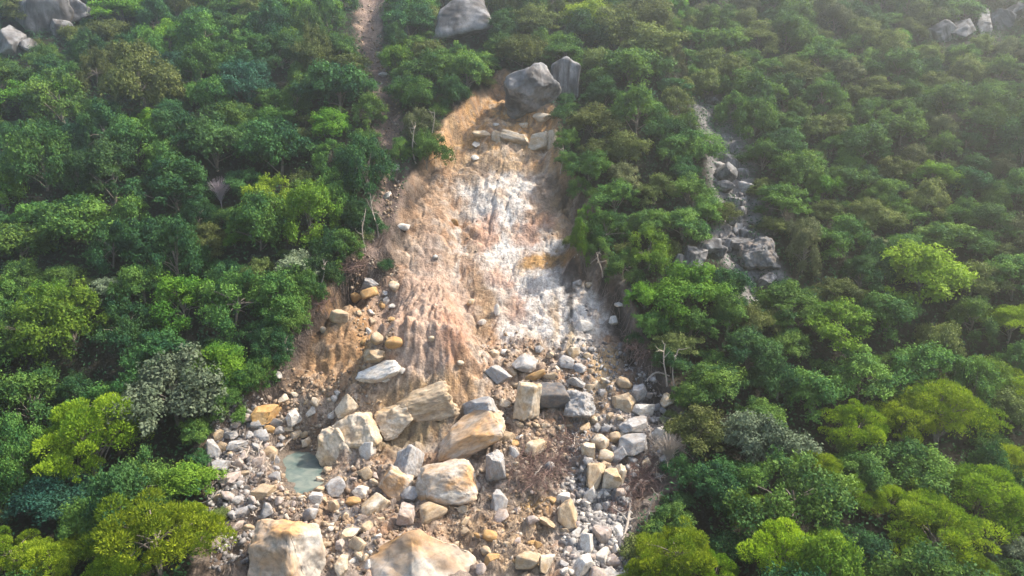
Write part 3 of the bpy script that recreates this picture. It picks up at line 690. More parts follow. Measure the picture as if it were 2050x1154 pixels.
hero(992, 948, 40, 80, -3, 'grey', 'tall grey upright slab with a dark lower facet beside the wedge boulder',
     [((.2,-1,.2),.78),((-.8,-.6,.3),.85),((.1,-.7,-.65),.66),((1,0,.1),.92),((-1,0,.1),.95),((.3,0,1),.95),((0,0,-1),1),((0,1,0),1)], 18, 30, None, 0.72, 0.1)
hero(1520, 508, 70, 80, 0, 'dark', 'dark tilted rock slab at the lower end of the stony stream bed',
     [((-.5,-.5,.75),.62),((.6,-.75,.2),.72),((1,0,.2),.9),((-1,0,.1),.98),((0,0,1),.92),((0,-.9,-.2),.85),((0,0,-1),1),((0,1,0),1)], 19, 22, None, 0.9, 0.15, rough=1.8)
hero(714, 852, 80, 58, -32, 'cream', 'upper of two cracked cream slabs set in the slope uphill of the pool',
     [((0,-.8,.6),.62),((1,0,.1),.95),((-1,0,-.1),.95),((0,0,1),.95),((0,0,-1),1),((0,1,0),1),((.7,0,.7),.98)], 20, 24, None, 0.8, 0.5, rough=1.3, tall=1.7)
hero(674, 886, 72, 74, -30, 'cream', 'lower of two cracked cream slabs set in the slope uphill of the pool',
     [((0,-.8,.6),.62),((1,0,.1),.92),((-1,0,-.1),.97),((0,0,1),.95),((0,0,-1),1),((0,1,0),1),((-.7,0,-.7),.95),((-.7,0,.7),.95)], 21, 24, None, 0.8, 0.5, rough=1.3, tall=1.5)
hero(852, 797, 112, 46, -18, 'tan', 'long tan slab embedded across the brown cliff face below the mound',
     [((0,-.85,.5),.66),((1,0,.1),.97),((-1,0,-.1),.97),((0,0,1),.92),((0,0,-1),1),((0,1,0),1)], 22, 18, None, 0.8, 0.5, rough=1.6, tall=1.5)
hero(793, 824, 72, 62, -20, 'cream', 'pale embedded rock at the end of the long tan slab',
     [((0,-.85,.5),.70),((1,0,.1),.95),((-1,0,-.1),.95),((0,0,1),.92),((0,0,-1),1),((0,1,0),1),((.7,-.2,-.7),.9)], 23, 16, None, 0.8, 0.45, rough=1.5)
RT = """958 814 86 50 -30 grey slab;1000 999 34 50 8 grey facet;996 747 46 38 45 grey block;1053 728 56 46 0 grey facet;1072 751 46 22 -18 ochre round;1131 723 26 28 0 grey block
1153 763 42 26 15 grey facet;1249 806 44 50 -30 tan block;1287 818 42 32 20 white block;1277 782 36 44 0 grey facet;1247 763 36 32 0 tan round;1269 848 64 32 0 grey slab;1270 886 62 52 0 grey block
1328 869 46 46 0 white facet;1068 891 48 33 -5 cream round;1029 904 34 27 0 grey facet;1011 875 42 40 0 tan round;1041 875 18 15 0 white round;1031 887 26 18 0 ochre round;1202 883 36 34 0 cream block
1232 873 27 31 0 tan round;1177 900 32 44 0 cream block;1212 912 36 32 0 cream block;1237 910 26 40 45 grey slab;1230 898 18 17 0 grey round;1214 857 21 18 0 grey facet;1190 948 36 54 10 tan block
1222 956 36 52 14 cream block;1240 952 22 48 14 cream slab;1127 997 28 26 0 white block;1136 1030 36 58 -12 tan block;1194 1030 22 24 0 white facet;1206 1070 38 50 10 rosy block;1173 1089 28 52 -8 white slab
1159 1066 36 26 0 white facet;1204 1111 36 32 -20 white facet;1167 1129 32 46 20 white block;1222 1150 44 24 0 white slab;1090 1125 36 50 5 cream facet;1057 1121 46 46 0 tan round;982 1072 29 27 0 ochre round
972 1101 27 25 0 tan round;950 975 30 40 0 rosy block;1092 1042 54 18 0 tan slab;588 830 44 35 -8 white round;533 826 58 48 0 ochre facet;695 814 44 42 -40 cream block;736 899 32 38 0 white block
665 830 22 20 0 white facet;765 758 32 19 0 white round;750 710 42 30 0 tan facet;803 741 17 15 0 white round;555 749 21 22 0 white round;671 971 42 38 -20 grey slab;722 979 40 28 0 white facet
708 1001 30 21 0 ochre round;746 1012 66 48 -45 cream slab;813 1032 34 48 20 rosy slab;699 1066 42 36 -10 cream facet;620 1028 24 34 25 grey slab;683 1129 30 40 0 cream facet;821 987 36 36 0 grey facet
864 1023 62 40 -10 tan round;530 979 48 30 0 tan facet;447 928 48 27 8 grey round;459 956 42 30 0 rosy round;455 991 36 25 0 rosy round;459 869 42 19 0 grey slab;474 889 40 30 0 grey facet
423 897 30 46 0 grey round;537 1019 42 35 0 grey facet;431 1085 27 25 0 rosy round;498 1056 26 21 0 tan round;486 1022 36 30 0 grey facet;443 893 24 24 0 tan facet;516 845 26 26 0 grey facet
738 565 44 28 5 grey facet;740 584 38 23 -10 ochre round;791 571 28 23 0 cream round;712 594 25 27 0 ochre round;754 675 31 33 20 tan round;738 663 17 21 0 white round;679 630 40 36 0 tan round
647 659 19 17 0 cream round;749 706 42 30 -5 tan facet;789 683 34 30 0 ochre round;942 604 17 16 0 cream round;965 644 19 15 0 white round;807 453 29 15 0 white slab;909 444 21 15 0 ochre round
771 586 17 14 0 white round;744 644 14 20 -20 cream facet;871 514 13 10 0 white facet;758 453 13 14 0 white facet;866 677 17 15 0 cream round;922 726 15 14 0 cream round;1239 609 16 15 0 white facet
1229 640 17 25 15 white facet;1155 565 16 14 0 grey round;1178 570 16 13 0 cream round;1170 650 32 25 0 white facet;995 620 12 25 0 white slab;1010 703 18 13 0 white facet;1131 722 21 26 -15 grey slab
965 268 46 17 12 cream round;993 271 17 23 0 cream block;1033 276 58 33 4 cream block;1081 282 40 37 0 cream block;1106 276 20 42 0 cream block;1086 233 42 25 0 cream round;1047 251 21 13 0 cream round
993 249 17 11 0 white round;951 315 21 14 0 white round;953 288 26 15 0 white facet;791 336 18 20 0 white facet;776 391 17 17 -20 white facet;767 149 22 13 0 white round;760 108 18 12 0 grey facet
1451 347 48 42 -20 grey slab;1471 328 30 26 0 grey facet;1491 372 30 24 0 grey facet;1481 425 28 30 0 grey slab;1476 456 30 26 0 grey facet;1418 492 50 36 -10 cliff facet;1462 484 46 36 8 cliff facet;1388 512 58 50 0 cliff facet;1440 500 34 28 0 cliff facet;1362 520 36 34 0 cliff facet;1495 470 34 30 0 cliff facet;1448 372 40 30 0 grey slab;1472 404 34 30 0 grey facet;1468 440 32 28 0 grey slab;1456 318 40 28 0 grey slab;1480 348 38 30 0 grey facet;1492 412 24 24 0 grey facet;1440 330 26 24 0 grey facet
1531 565 32 44 40 cliff slab;1424 202 30 17 0 grey facet;1400 187 26 14 0 grey facet;1466 298 18 24 0 grey slab;1460 395 20 18 0 grey facet;1476 485 50 30 0 grey slab;1488 400 18 20 0 grey facet
1883 62 62 50 -20 cliff facet;1926 56 64 48 -20 cliff facet;1966 46 66 48 -22 cliff facet;2000 38 60 48 -24 cliff facet;2034 26 70 54 -24 cliff facet;18 84 74 76 0 cliff facet;86 30 90 90 0 cliff block;150 14 80 76 0 cliff facet;58 92 56 46 0 cliff facet;122 56 40 44 0 cliff block;30 20 70 50 0 cliff facet
1010 806 24 20 0 cream facet;1030 770 22 16 0 tan round;1180 775 20 18 0 tan round;1190 840 24 20 0 cream round;1250 870 22 22 0 tan round;1265 918 24 18 0 grey facet;1310 815 26 20 0 grey facet;1300 790 22 20 0 dark round
1335 840 26 22 0 grey facet;1130 1062 20 18 0 tan facet;1105 1000 20 16 0 ochre round;930 1042 22 18 0 tan facet;905 1128 24 20 0 cream facet;1012 1088 16 14 0 tan round;660 1058 16 14 0 white facet;648 1090 18 16 0 tan facet
717 1108 24 22 0 cream facet;740 1128 22 20 0 white facet;668 1010 20 26 0 tan slab;560 1000 22 18 0 rosy facet;505 1000 24 18 0 rosy facet;475 1050 26 20 0 rosy round;575 858 20 16 0 cream facet;610 868 18 16 0 tan facet
640 960 18 14 0 cream facet;655 940 20 18 0 tan round;560 890 20 14 0 grey facet;500 870 30 20 0 grey facet;540 858 22 20 0 ochre round;496 838 26 18 0 rosy round;470 850 24 16 0 rosy round;590 790 18 16 0 cream facet"""
for rec in RT.replace('\n', ';').split(';'):
    a = rec.split(); u, v, w, h, rot = map(float, a[:5]); col, sty = a[5], a[6]
    if sty == 'round' and col in ('grey', 'rosy', 'white'): sty = 'facet'
    if 1340 < u < 1540 and 150 < v < 600 and col == 'grey' and (v > 465 or int(u) % 3): col = 'cliff'; sty = 'slab' if w > 24 else 'facet'
    o, Wm, Hz = place_rock(u, v, w, h, rot, col, sty)
    big = max(w, h)
    o['category'] = 'boulder' if big >= 44 else 'rock'; o['group'] = 'boulders' if big >= 44 else 'rocks in the slide and stream beds'
    ITEMS.append((o, u, v, f'{SIZEW(big)} {ROCKW[col]} {STYW[sty]} '+('boulder' if big >= 44 else 'rock'), ROCK_MARKS))
    HERO_FOOT.append((u, v, big/2))
# more loose rocks through the debris fans: (polygon in picture, how many, sizes, colours)
def in_poly(P, u, v):
    ins = False; j = len(P)-1
    for i in range(len(P)):
        if (P[i][1] > v) != (P[j][1] > v) and u < (P[j][0]-P[i][0])*(v-P[i][1])/(P[j][1]-P[i][1])+P[i][0]: ins = not ins
        j = i
    return ins
FANS = [([(1125,985),(1250,985),(1262,1150),(1125,1150)], 44, (15, 34), 'white grey white rosy'),
        ([(1165,850),(1340,790),(1340,950),(1180,970)], 22, (15, 34), 'grey cream grey tan'),
        ([(425,850),(560,830),(575,1000),(440,1050)], 34, (15, 34), 'grey rosy grey tan dark'),
        ([(560,970),(780,940),(780,1140),(650,1140)], 26, (14, 34), 'cream tan white rosy'),
        ([(960,700),(1220,690),(1240,790),(990,790)], 20, (13, 28), 'cream tan grey'),
        ([(980,820),(1170,850),(1160,960),(1010,930)], 12, (13, 26), 'cream tan grey'),
        ([(900,1000),(1120,980),(1120,1140),(900,1140)], 18, (13, 30), 'tan ochre cream rosy'),
        ([(560,780),(680,780),(660,900),(580,890)], 10, (13, 26), 'tan cream white'),
        ([(700,560),(790,560),(780,720),(730,720)], 8, (11, 17), 'tan white ochre')]
LOOSE = 0
for P, cnt, (s0, s1), cols in FANS:
    us = [p[0] for p in P]; vs = [p[1] for p in P]; k = tries = 0
    while k < cnt and tries < 4000:
        tries += 1
        u, v = random.uniform(min(us), max(us)), random.uniform(min(vs), max(vs))
        s = s0+(s1-s0)*random.random()**1.8
        if not in_poly(P, u, v) or any(math.hypot(u-a, v-b) < (r*0.6+s*0.38) for a, b, r in HERO_FOOT) or poly_sdf(np.array(POOL_PX, float), np.array([u]), np.array([v]))[0] < 4: continue
        col = random.choice(cols.split()); sty = random.choice(['facet', 'block', 'facet', 'block', 'slab'])
        o, Wm, Hz = place_rock(u, v, s, s*random.uniform(.7, 1.1), random.uniform(-35, 35), col, sty)
        o['category'] = 'rock'; o['group'] = 'rocks in the slide and stream beds'
        ITEMS.append((o, u, v, f'{SIZEW(s)} {ROCKW[col]} {STYW[sty]} rock', ROCK_MARKS))
        HERO_FOOT.append((u, v, s/2)); k += 1
# rubble too small to pick apart: one mass
VV, FF, CC = [], [], []; off = 0
D1 = np.array([(x, y, z) for z in (-1, 1) for y in (-1, 1) for x in (-1, 1)], float)*0.75
F1 = np.array([(0, 2, 3, 1), (4, 5, 7, 6), (0, 1, 5, 4), (2, 6, 7, 3), (0, 4, 6, 2), (1, 3, 7, 5)])
RUB = [([(415,840),(560,800),(640,900),(640,1000),(520,1150),(420,1150)], 2550, .05, 0.28), ([(560,760),(760,760),(760,1150),(600,1150)], 2550, .04, 0.25),
       ([(760,930),(1130,960),(1130,1150),(760,1150)], 2550, .04, 0.21), ([(960,690),(1240,690),(1330,800),(1340,940),(1000,940)], 3230, .04, 0.25),
       ([(1120,960),(1262,960),(1262,1150),(1130,1150)], 3230, .06, 0.33), ([(700,540),(800,540),(780,760),(720,760)], 765, .04, 0.19),
       ([(900,280),(1110,280),(1200,700),(960,700)], 200, .03, 0.16), ([(740,0),(800,200),(800,440),(760,440),(770,200),(700,60)], 595, .05, 0.28), ([(1400,180),(1430,180),(1500,380),(1520,520),(1440,520),(1440,300)], 160, .08, 0.44)]
for P, cnt, s0, s1 in RUB:
    us = [p[0] for p in P]; vs = [p[1] for p in P]; k = 0
    cand = [(random.uniform(min(us), max(us)), random.uniform(min(vs), max(vs))) for _ in range(cnt*3)]
    for u, v in cand:
        if k >= cnt: break
        if not in_poly(P, u, v): continue
        rx, ry, rz = ray(u, v)
        t = np.arange(38, 150, 0.6); g = land(rx*t, ry*t, False)-rz*t; kk = np.argmax(g > 0)
        if g[kk] <= 0: continue
        x, y = rx*t[kk], ry*t[kk]+random.uniform(-.3, .3)
        VV.append((x, y)); CC.append((s0+(s1-s0)*random.random()**3.2, u, v)); k += 1
VV = np.array(VV); zz = land(VV[:, 0], VV[:, 1])
keep = poly_sdf(POOL, VV[:, 0], VV[:, 1]) > 0.2
VV, zz = VV[keep], zz[keep]; CC = np.array(CC)[keep]
n_r = len(VV)
sc3 = CC[:, 0][:, None]*RNG.uniform(.45, 1.35, (n_r, 3))
rad = RNG.uniform(.55, 1.15, (n_r, len(D1)))
q1 = RNG.normal(0, 1, (n_r, 3, 3)); q1, _ = np.linalg.qr(q1)
pts = D1[None]*rad[..., None]*sc3[:, None, :]
pts = np.einsum('nij,nkj->nki', q1, pts)+np.c_[VV, zz+CC[:, 0]*0.15][:, None, :]
rf = (F1[None]+(np.arange(n_r)*len(D1))[:, None, None]).reshape(-1, 4)
tone = np.repeat(RNG.random(n_r), len(D1)); grey = np.repeat(np.clip((CC[:, 1]-1090)/60, 0, 1)+np.clip((560-CC[:, 1])/60, 0, 1)*(CC[:, 2] > 700), len(D1))
rm, n, l, out = newmat('rubble stone')
a1 = n.new('ShaderNodeAttribute'); a1.attribute_name = 'tone'; a2 = n.new('ShaderNodeAttribute'); a2.attribute_name = 'grey'
geo = n.new('ShaderNodeNewGeometry'); f = noise(n, l, geo.outputs['Position'], 7, 4)
warm = ramp(n, l, a1.outputs['Fac'], [(0, (0.16, 0.11, 0.085)), (.3, (0.29, 0.21, 0.145)), (.55, (0.36, 0.255, 0.16)), (.85, (0.42, 0.34, 0.26)), (1, (0.54, 0.49, 0.42))])
cool = ramp(n, l, a1.outputs['Fac'], [(0, (0.11, 0.105, 0.11)), (.4, (0.25, 0.235, 0.23)), (.7, (0.35, 0.335, 0.325)), (1, (0.52, 0.50, 0.475))])
c = mixc(n, l, mixc(n, l, warm, cool, a2.outputs['Fac']), (0.84, 0.81, 0.77), 1.0, 'MULTIPLY')
c = mixc(n, l, c, ramp(n, l, f, [(.3, .6), (.7, 1.15)]), .7, 'MULTIPLY')
principled(n, l, out, c, 0.85, f, 0.4, 0.03)
obj('rubble', mesh_np('rubble', pts.reshape(-1, 3), rf, False, {'tone': ('FLOAT', tone), 'grey': ('FLOAT', grey)}, rm), kind='stuff', label='loose broken stones strewn over the slide debris', category='rubble')

# ------------------------------------------------------------------ trees
def leaves(C, Nrm, size, aspect, r, tint, droop=0.0):
    """diamond leaves at C facing Nrm"""
    n = len(C)
    T = np.cross(Nrm, r.normal(0, 1, (n, 3))); T /= np.linalg.norm(T, axis=1)[:, None]+1e-9
    if droop: T = T + np.array([0, 0, -droop]); T /= np.linalg.norm(T, axis=1)[:, None]+1e-9
    Bv = np.cross(Nrm, T); Bv /= np.linalg.norm(Bv, axis=1)[:, None]+1e-9
    s = (size*r.uniform(.65, 1.3, n))[:, None]
    fold = Nrm*s*0.18
    V = np.stack([C-T*s, C+Bv*s*aspect+fold, C+T*s, C-Bv*s*aspect+fold], 1).reshape(-1, 3)
    F = np.arange(4*n).reshape(-1, 4)
    return V, F, np.repeat(tint, 4)
def unit(v): return v/(np.linalg.norm(v, axis=-1, keepdims=True)+1e-9)
def make_crown(form, seed):
    """crown of radius ~3.2 m round (0,0,0..); returns leaf mesh arrays, lobe centres, crown centre height, total height"""
    r = np.random.default_rng(seed); R = 3.2
    lob, lr = [], []
    if form == 'dome':      # rounded broadleaf
        H = 5.6; hc = 2.5; vz = 2.8; nl = 46
        per, size, asp, flat = 480, 0.128, 0.55, 0.85
        for i in range(nl):
            d = unit(r.normal(0, 1, 3)); d[2] = abs(d[2])*1.3-0.5
            k = r.uniform(.40, .95); lob.append((d[0]*R*k, d[1]*R*k, hc+d[2]*vz*k)); lr.append(.38+.72*r.random()**1.4)
    elif form == 'draped':  # climber-draped, leaves hang to the ground
        H = 6.0; hc = 2.8; vz = 3.0; nl = 44
        per, size, asp, flat = 470, 0.125, 0.55, 1.25
        for i in range(nl):
            a = r.uniform(0, 2*pi); t = r.random(); k = np.sqrt(1-t**2.2)*r.uniform(.7, .98)
            lob.append((cos(a)*R*k, sin(a)*R*k, 0.5+t*4.8)); lr.append(.35+.65*r.random()**1.3)
    elif form == 'spread':  # open, layered
        H = 5.2; hc = 2.5; vz = 2.0; nl = 44
        per, size, asp, flat = 470, 0.125, 0.5, 0.7
        for i in range(nl):
            a = r.uniform(0, 2*pi); k = np.sqrt(r.random())
            lob.append((cos(a)*R*k*.93, sin(a)*R*k*.93, hc+vz*(1-k*k)*r.uniform(.3, 1.0)-1.9*k*r.random())); lr.append(.38+.65*r.random()**1.3)
    elif form == 'pads':    # fine-needled, cloud-like puffs
        H = 6.0; hc = 3.0; vz = 2.7; nl = 50
        per, size, asp, flat = 470, 0.125, 0.22, 0.74
        for i in range(nl):
            d = unit(r.normal(0, 1, 3)); d[2] = abs(d[2])*1.3-0.42
            k = r.uniform(.55, .95); lob.append((d[0]*R*k, d[1]*R*k, hc+d[2]*vz*k)); lr.append(.42+.62*r.random()**1.5)
    else:                   # scrub: low bush
        H = 3.0; hc = 1.4; vz = 1.4; nl = 20
        per, size, asp, flat = 300, 0.11, 0.5, 0.9
        for i in range(nl):
            d = unit(r.normal(0, 1, 3)); d[2] = abs(d[2])*1.1-0.4
            k = r.uniform(.5, .92); lob.append((d[0]*2.3*k, d[1]*2.3*k, hc+d[2]*vz*k)); lr.append(r.uniform(.5, .9))
    lob = np.array(lob); lr = np.array(lr)
    # lopsided outline
    ph = r.uniform(0, 2*pi, 3)
    ang = np.arctan2(lob[:, 1], lob[:, 0])
    lob[:, :2] *= (1+0.22*np.cos(2*ang+ph[0])+0.18*np.cos(3*ang+ph[1]))[:, None]; lob[:, 2] += 0.5*np.sin(ang*2+ph[2])*np.hypot(lob[:, 0], lob[:, 1])/R
    VV, FF, TT, off = [], [], [], 0
    for c, rr in zip(lob, lr):
        n = int(per*0.92*(rr/0.8)**1.7)
        d = unit(r.normal(0, 1, (n, 3))); d[:, 2] = np.where(d[:, 2] < -0.25, -d[:, 2]*0.6, d[:, 2])
        rad = rr*(1+0.30*vn3(d[:, 0]*2.6+c[0], d[:, 1]*2.6+c[1], d[:, 2]*2.6+c[2], seed))*r.uniform(.55, 1.12, n)
        sp = unit(r.normal(0, 1, (9, 3))+np.array([0, 0, .45 if form != 'draped' else -.1])); m = int(n*.34); w_ = r.integers(0, 9, m)
        d[:m] = unit(sp[w_]+r.normal(0, .16, (m, 3))); rad[:m] = rr*r.uniform(.7, 1.55, m)
        if form == 'pads': d[:m] = unit(r.normal(0, 1, (m, 3))+np.array([0, 0, .5])); rad = rr*r.uniform(.78, 1.06, n)
        ani = np.array([r.uniform(.75, 1.35), r.uniform(.75, 1.35), flat*r.uniform(.75, 1.3)])
        P = c+d*rad[:, None]*ani
        tl = r.uniform(.0, .9)
        if form == 'pads':
            T = unit(d+np.array([0, 0, .5])+r.normal(0, .45, (n, 3)))
            Nn = unit(np.cross(T, r.normal(0, 1, (n, 3))))
            s = (size*r.uniform(.7, 1.25, n))[:, None]; Bv = np.cross(Nn, T)
            V = np.stack([P-T*s*.6, P+Bv*s*asp*1.5, P+T*s, P-Bv*s*asp*1.5], 1).reshape(-1, 3)
            F = np.arange(4*n).reshape(-1, 4); t4 = np.repeat(np.clip(tl+r.normal(0, .18, n), 0, 1), 4)
        else:
            Nn = unit(d*0.9+np.array([0, 0, .55])+r.normal(0, .7, (n, 3)))
            V, F, t4 = leaves(P, Nn, size, asp, r, np.clip(tl+r.normal(0, .2, n), 0, 1), 0.7 if form == 'draped' else 0.15)
        VV.append(V); FF.append(F+off); TT.append(t4); off += len(V)
    return np.concatenate(VV), np.concatenate(FF), np.concatenate(TT), lob, hc, H
def make_trunk(form, lob, hc, H, seed):
    r = np.random.default_rng(seed+500); paths = []
    top = np.array([r.normal(0, .25), r.normal(0, .25), hc+0.4])
    t = np.linspace(0, 1, 6)[:, None]
    sway = np.stack([0.18*np.sin(t[:, 0]*3+seed), 0.18*np.sin(t[:, 0]*2.4+seed*2), 0*t[:, 0]], 1)
    main = np.array([0, 0, -0.6])*(1-t)+top*t+sway
    paths.append((main, np.linspace(.17, .07, 6)*(1 if form != 'scrub' else .5)))
    for c in lob[r.permutation(len(lob))[:12 if form != 'pads' else 18]]:
        s = r.uniform(.35, .95); p0 = main[int(s*5)]
        tt = np.linspace(0, 1, 4)[:, None]
        P = p0*(1-tt)+c*tt; P[:, 2] += 0.25*np.sin(tt[:, 0]*pi)
        paths.append((P, np.linspace(.065, .02, 4)))
    return tubes(paths, 6)
FORMW = {'dome': 'round-crowned tree', 'draped': 'climber-draped tree', 'spread': 'spreading tree', 'pads': 'feathery tree', 'scrub': 'low shrub'}
NAMEW = {'dome': 'broadleaf_tree', 'draped': 'climber_draped_tree', 'spread': 'spreading_tree', 'pads': 'feathery_tree', 'scrub': 'shrub'}
FORMS = {}
for form, nv in (('dome', 6), ('draped', 5), ('spread', 5), ('pads', 6), ('scrub', 4)):
    for i in range(nv):
        V, F, T, lob, hc, H = make_crown(form, 1000+i*13+len(form)*101)
        tv, tf = make_trunk(form, lob, hc, H, i)
        FORMS.setdefault(form, []).append((V, F, T, hc, H, mesh_np('trunk', tv, tf, True, None, BARK)))
CROWN_ME = {}
def crown_mesh(form, i, col):
    if (form, i) not in CROWN_ME:
        V, F, T = FORMS[form][i][:3]
        me = mesh_np('crown', V, F, False, {'tint': ('FLOAT', T)}); me.materials.append(None); CROWN_ME[(form, i)] = me
    return CROWN_ME[(form, i)]
TREES = []      # x, y, R
def add_tree(x, y, form, col, s, sz=1.0, i=None):
    i = random.randrange(len(FORMS[form])) if i is None else i
    z = float(land(np.array([x]), np.array([y]), False)[0])
    root = obj(NAMEW[form], None); root.location = (x, y, z-0.15); root.empty_display_size = 0.5
    root.rotation_euler = (radians(random.uniform(-4, 4)), radians(random.uniform(-4, 4)), random.uniform(0, 2*pi))
    root.scale = (s, s*random.uniform(.9, 1.1), s*sz)
    obj('trunk', FORMS[form][i][5], root); paint(obj('crown', crown_mesh(form, i, col), root), LEAF[col])
    root['category'] = 'shrub' if form == 'scrub' else 'tree'
    root['group'] = {'pads': 'feathery lime green trees', 'scrub': 'shrubs on the slope'}.get(form, 'forest trees around the landslide')
    R = (2.3 if form == 'scrub' else 3.2)*s; hc = FORMS[form][i][3]*s*sz
    u, v, d = proj(x, y, z+hc)
    TREES.append((x, y, R))
    size = 'tall ' if R > 3.9 else 'small ' if R < 2.5 and form != 'scrub' else ''
    ITEMS.append((root, u, v, f'{size}{COLW[col]} {FORMW[form]}', TREE_MARKS))
    return root
TREE_MARKS = [('the rock outcrop', 60, 50), ('the brown upper creek', 745, 60), ('the pale leafless tree', 438, 360), ('the narrow creek', 785, 330), ('the creek hollow', 680, 560),
              ('the yellow-green climber tree', 540, 400), ('the big green drape', 140, 640), ('the sage tree', 345, 770), ('the teal pool', 606, 945), ('the split boulder', 573, 1097),
              ('the capstone', 1065, 180), ('the topmost boulder', 926, 40), ('the stony stream bed', 1465, 350), ('the dark stream ledge', 1520, 510), ('the top slab', 1960, 50),
              ('the silver tree', 1530, 880), ('the dead brush', 1290, 930), ('the scar edge', 1150, 470), ('the lime umbrella tree', 1890, 830), ('the yellow crown', 1840, 545), ('the bright edge tree', 1360, 575)]
SC_PX = np.array(SCAR_PX, float)
CREEK_W = [(742,-15,38),(735,45,38),(758,130,10),(778,210,10),(790,300,10),(788,380,14),(772,440,20),(720,535,30)]
STREAM_W = [(1402,180,10),(1424,203,12),(1464,298,12),(1455,345,34),(1488,375,24),(1482,430,22),(1476,460,26),(1440,490,34),(1520,505,42),(1476,486,32),(1395,512,30),(1531,565,20)]
OUT_W = [(1000,168,12),(975,195,22),(945,228,24),(915,262,24),(1010,215,20),(1060,235,26),(926,40,46),(1065,180,56),(1134,163,24),(1885,62,26),(1930,56,24),(1975,44,24),(2020,32,28),(20,74,38),(92,26,40),(146,18,34),(438,362,27)]
def clear_of_bare(u, v, ru, rv, margin=0.0, skipwin=False):
    """True when a crown seen at (u, v) with half-sizes ru, rv hides no bare ground"""
    U = u+ru*_RU; Vp = v+rv*_RV
    gi = np.clip(((U+200)/3).astype(int), 0, _SDG.shape[1]-1); gj = np.clip(((Vp+200)/3).astype(int), 0, _SDG.shape[0]-1)
    return not ((_SDG[gj, gi] < -6+margin).any() or (not skipwin and _WIN[gj, gi].any()))
_a = np.linspace(0, 2*pi, 12, endpoint=False)
_RU = np.concatenate([[0], .85*np.cos(_a), .45*np.cos(_a)]); _RV = np.concatenate([[0], .85*np.sin(_a), .45*np.sin(_a)])
_UU, _VV = np.meshgrid(np.arange(-200, 2260, 3.0), np.arange(-200, 1400, 3.0))
_SDG = poly_sdf(SC_PX, _UU, _VV); _WIN = line_dist(STREAM_PX[1:], _UU, _VV) < 15
_WIN |= (line_dist(CREEK_PX[2:], _UU, _VV) < 5) | (line_dist(CREEK_PX[:3], _UU, _VV) < 14)
for a_, b_, r_ in CREEK_W+STREAM_W+OUT_W: _WIN |= (_UU-a_)**2+(_VV-b_)**2 < (r_*.9)**2
_bz = base_h
def base_h1(x, y):
    return float(_GRIDB[min(max(int((y-_GY0)/_GS), 0), len(_gy)-1), min(max(int((x-_GX0)/_GS), 0), len(_gx)-1)])
_GRIDB = base_h(_GXX, _GYY)
def tree_at(u, v, ru, form, col, sz=1.0, i=None):
    """a tree whose crown is seen centred on (u, v), about ru wide to each side"""
    R0 = 2.3 if form == 'scrub' else 3.2; s = 1.0
    i = random.randrange(len(FORMS[form])) if i is None else i
    hc0 = FORMS[form][i][3]
    for _ in range(3):
        x, y, z = G2(u, v, hc0*s*sz); d = y*CA-z*SA; s = ru*d/FPX/R0
    return add_tree(x, y, form, col, s, sz, i)
def land0(x, y): return land(x, y, False)
def G2(u, v, dz): return cast(land0, u, v, dz)
HT = """180 868 112 pads pine;305 1068 112 pads pine;20 1105 62 pads pine;110 1128 70 pads pine;230 1150 60 pads pine;385 1035 50 pads pine;150 930 60 pads pine
1712 850 62 pads pine;1893 822 96 pads pine;1812 838 58 pads pine;1365 1108 88 pads pine;1565 1105 82 pads pine;1655 1112 66 pads pine;1492 1022 48 pads pine;1885 1075 96 pads pine;1965 985 92 pads pine
1850 1000 60 pads pine;2022 642 52 pads yellow;2035 930 62 pads pine;1780 1000 46 pads pine;1960 1150 60 pads pine;1700 985 52 pads pine;1640 930 44 pads pine;2040 770 44 pads pine;1960 745 46 dome bright;1310 1150 60 pads pine;1430 1140 50 pads pine
1842 545 88 spread yellow;540 398 48 draped yellow;620 430 58 draped bright;665 250 46 dome bright;1385 572 74 spread bright;140 640 76 draped bright;165 440 74 dome mid;345 775 96 dome sage;440 735 56 draped bright;210 578 38 spread sage
1530 878 78 dome sage;1395 855 62 spread olive;1440 760 62 dome mid;1300 500 50 draped bright;1300 440 42 dome mid;1380 650 52 dome mid;1350 690 40 dome olive;560 590 60 draped mid;470 600 60 draped mid;370 600 60 draped bright;600 530 44 dome sage
375 960 52 dome bright;60 800 74 draped mid;90 1000 70 dome blue;250 650 60 draped deep;40 480 60 dome mid;1580 600 66 spread mid;1680 640 70 spread bright;1780 620 60 dome mid;1680 580 44 spread olive;1950 560 50 spread olive
1200 500 28 draped mid;1630 780 66 dome mid;1500 700 60 dome deep;1720 740 66 spread mid;1560 760 56 dome deep;1430 960 60 dome deep;1340 1040 44 dome mid;1500 950 50 dome mid
1745 430 50 spread olive;1650 370 40 dome bright;1070 45 50 dome olive;1005 92 36 dome mid;1240 60 60 dome olive;1180 30 50 dome yellow;860 130 46 dome mid;700 130 40 dome olive;50 20 40 spread olive;1300 90 56 dome olive
800 300 28 draped mid;715 430 38 draped deep;660 488 38 draped deep;606 560 40 draped mid;577 622 36 draped mid;540 690 38 draped deep;495 752 40 dome mid;452 806 40 draped mid;392 862 38 dome mid
1215 455 36 draped mid;1142 318 26 dome mid;1140 278 24 draped mid;1248 530 36 draped mid;1292 590 38 dome bright;1305 648 34 dome mid;1342 718 38 dome deep;1380 792 36 dome mid;1160 372 24 draped mid;690 496 36 draped mid;646 530 38 draped deep;613 578 36 draped mid;586 632 36 draped mid;552 688 36 draped deep;518 744 38 draped mid;742 452 30 draped deep
1990 440 50 spread mid;1870 350 46 spread bright;600 20 40 dome bright;340 70 44 spread bright;490 90 40 dome mid;1190 240 50 dome olive;1250 300 46 dome olive;1180 330 40 dome mid;1230 390 44 dome mid"""
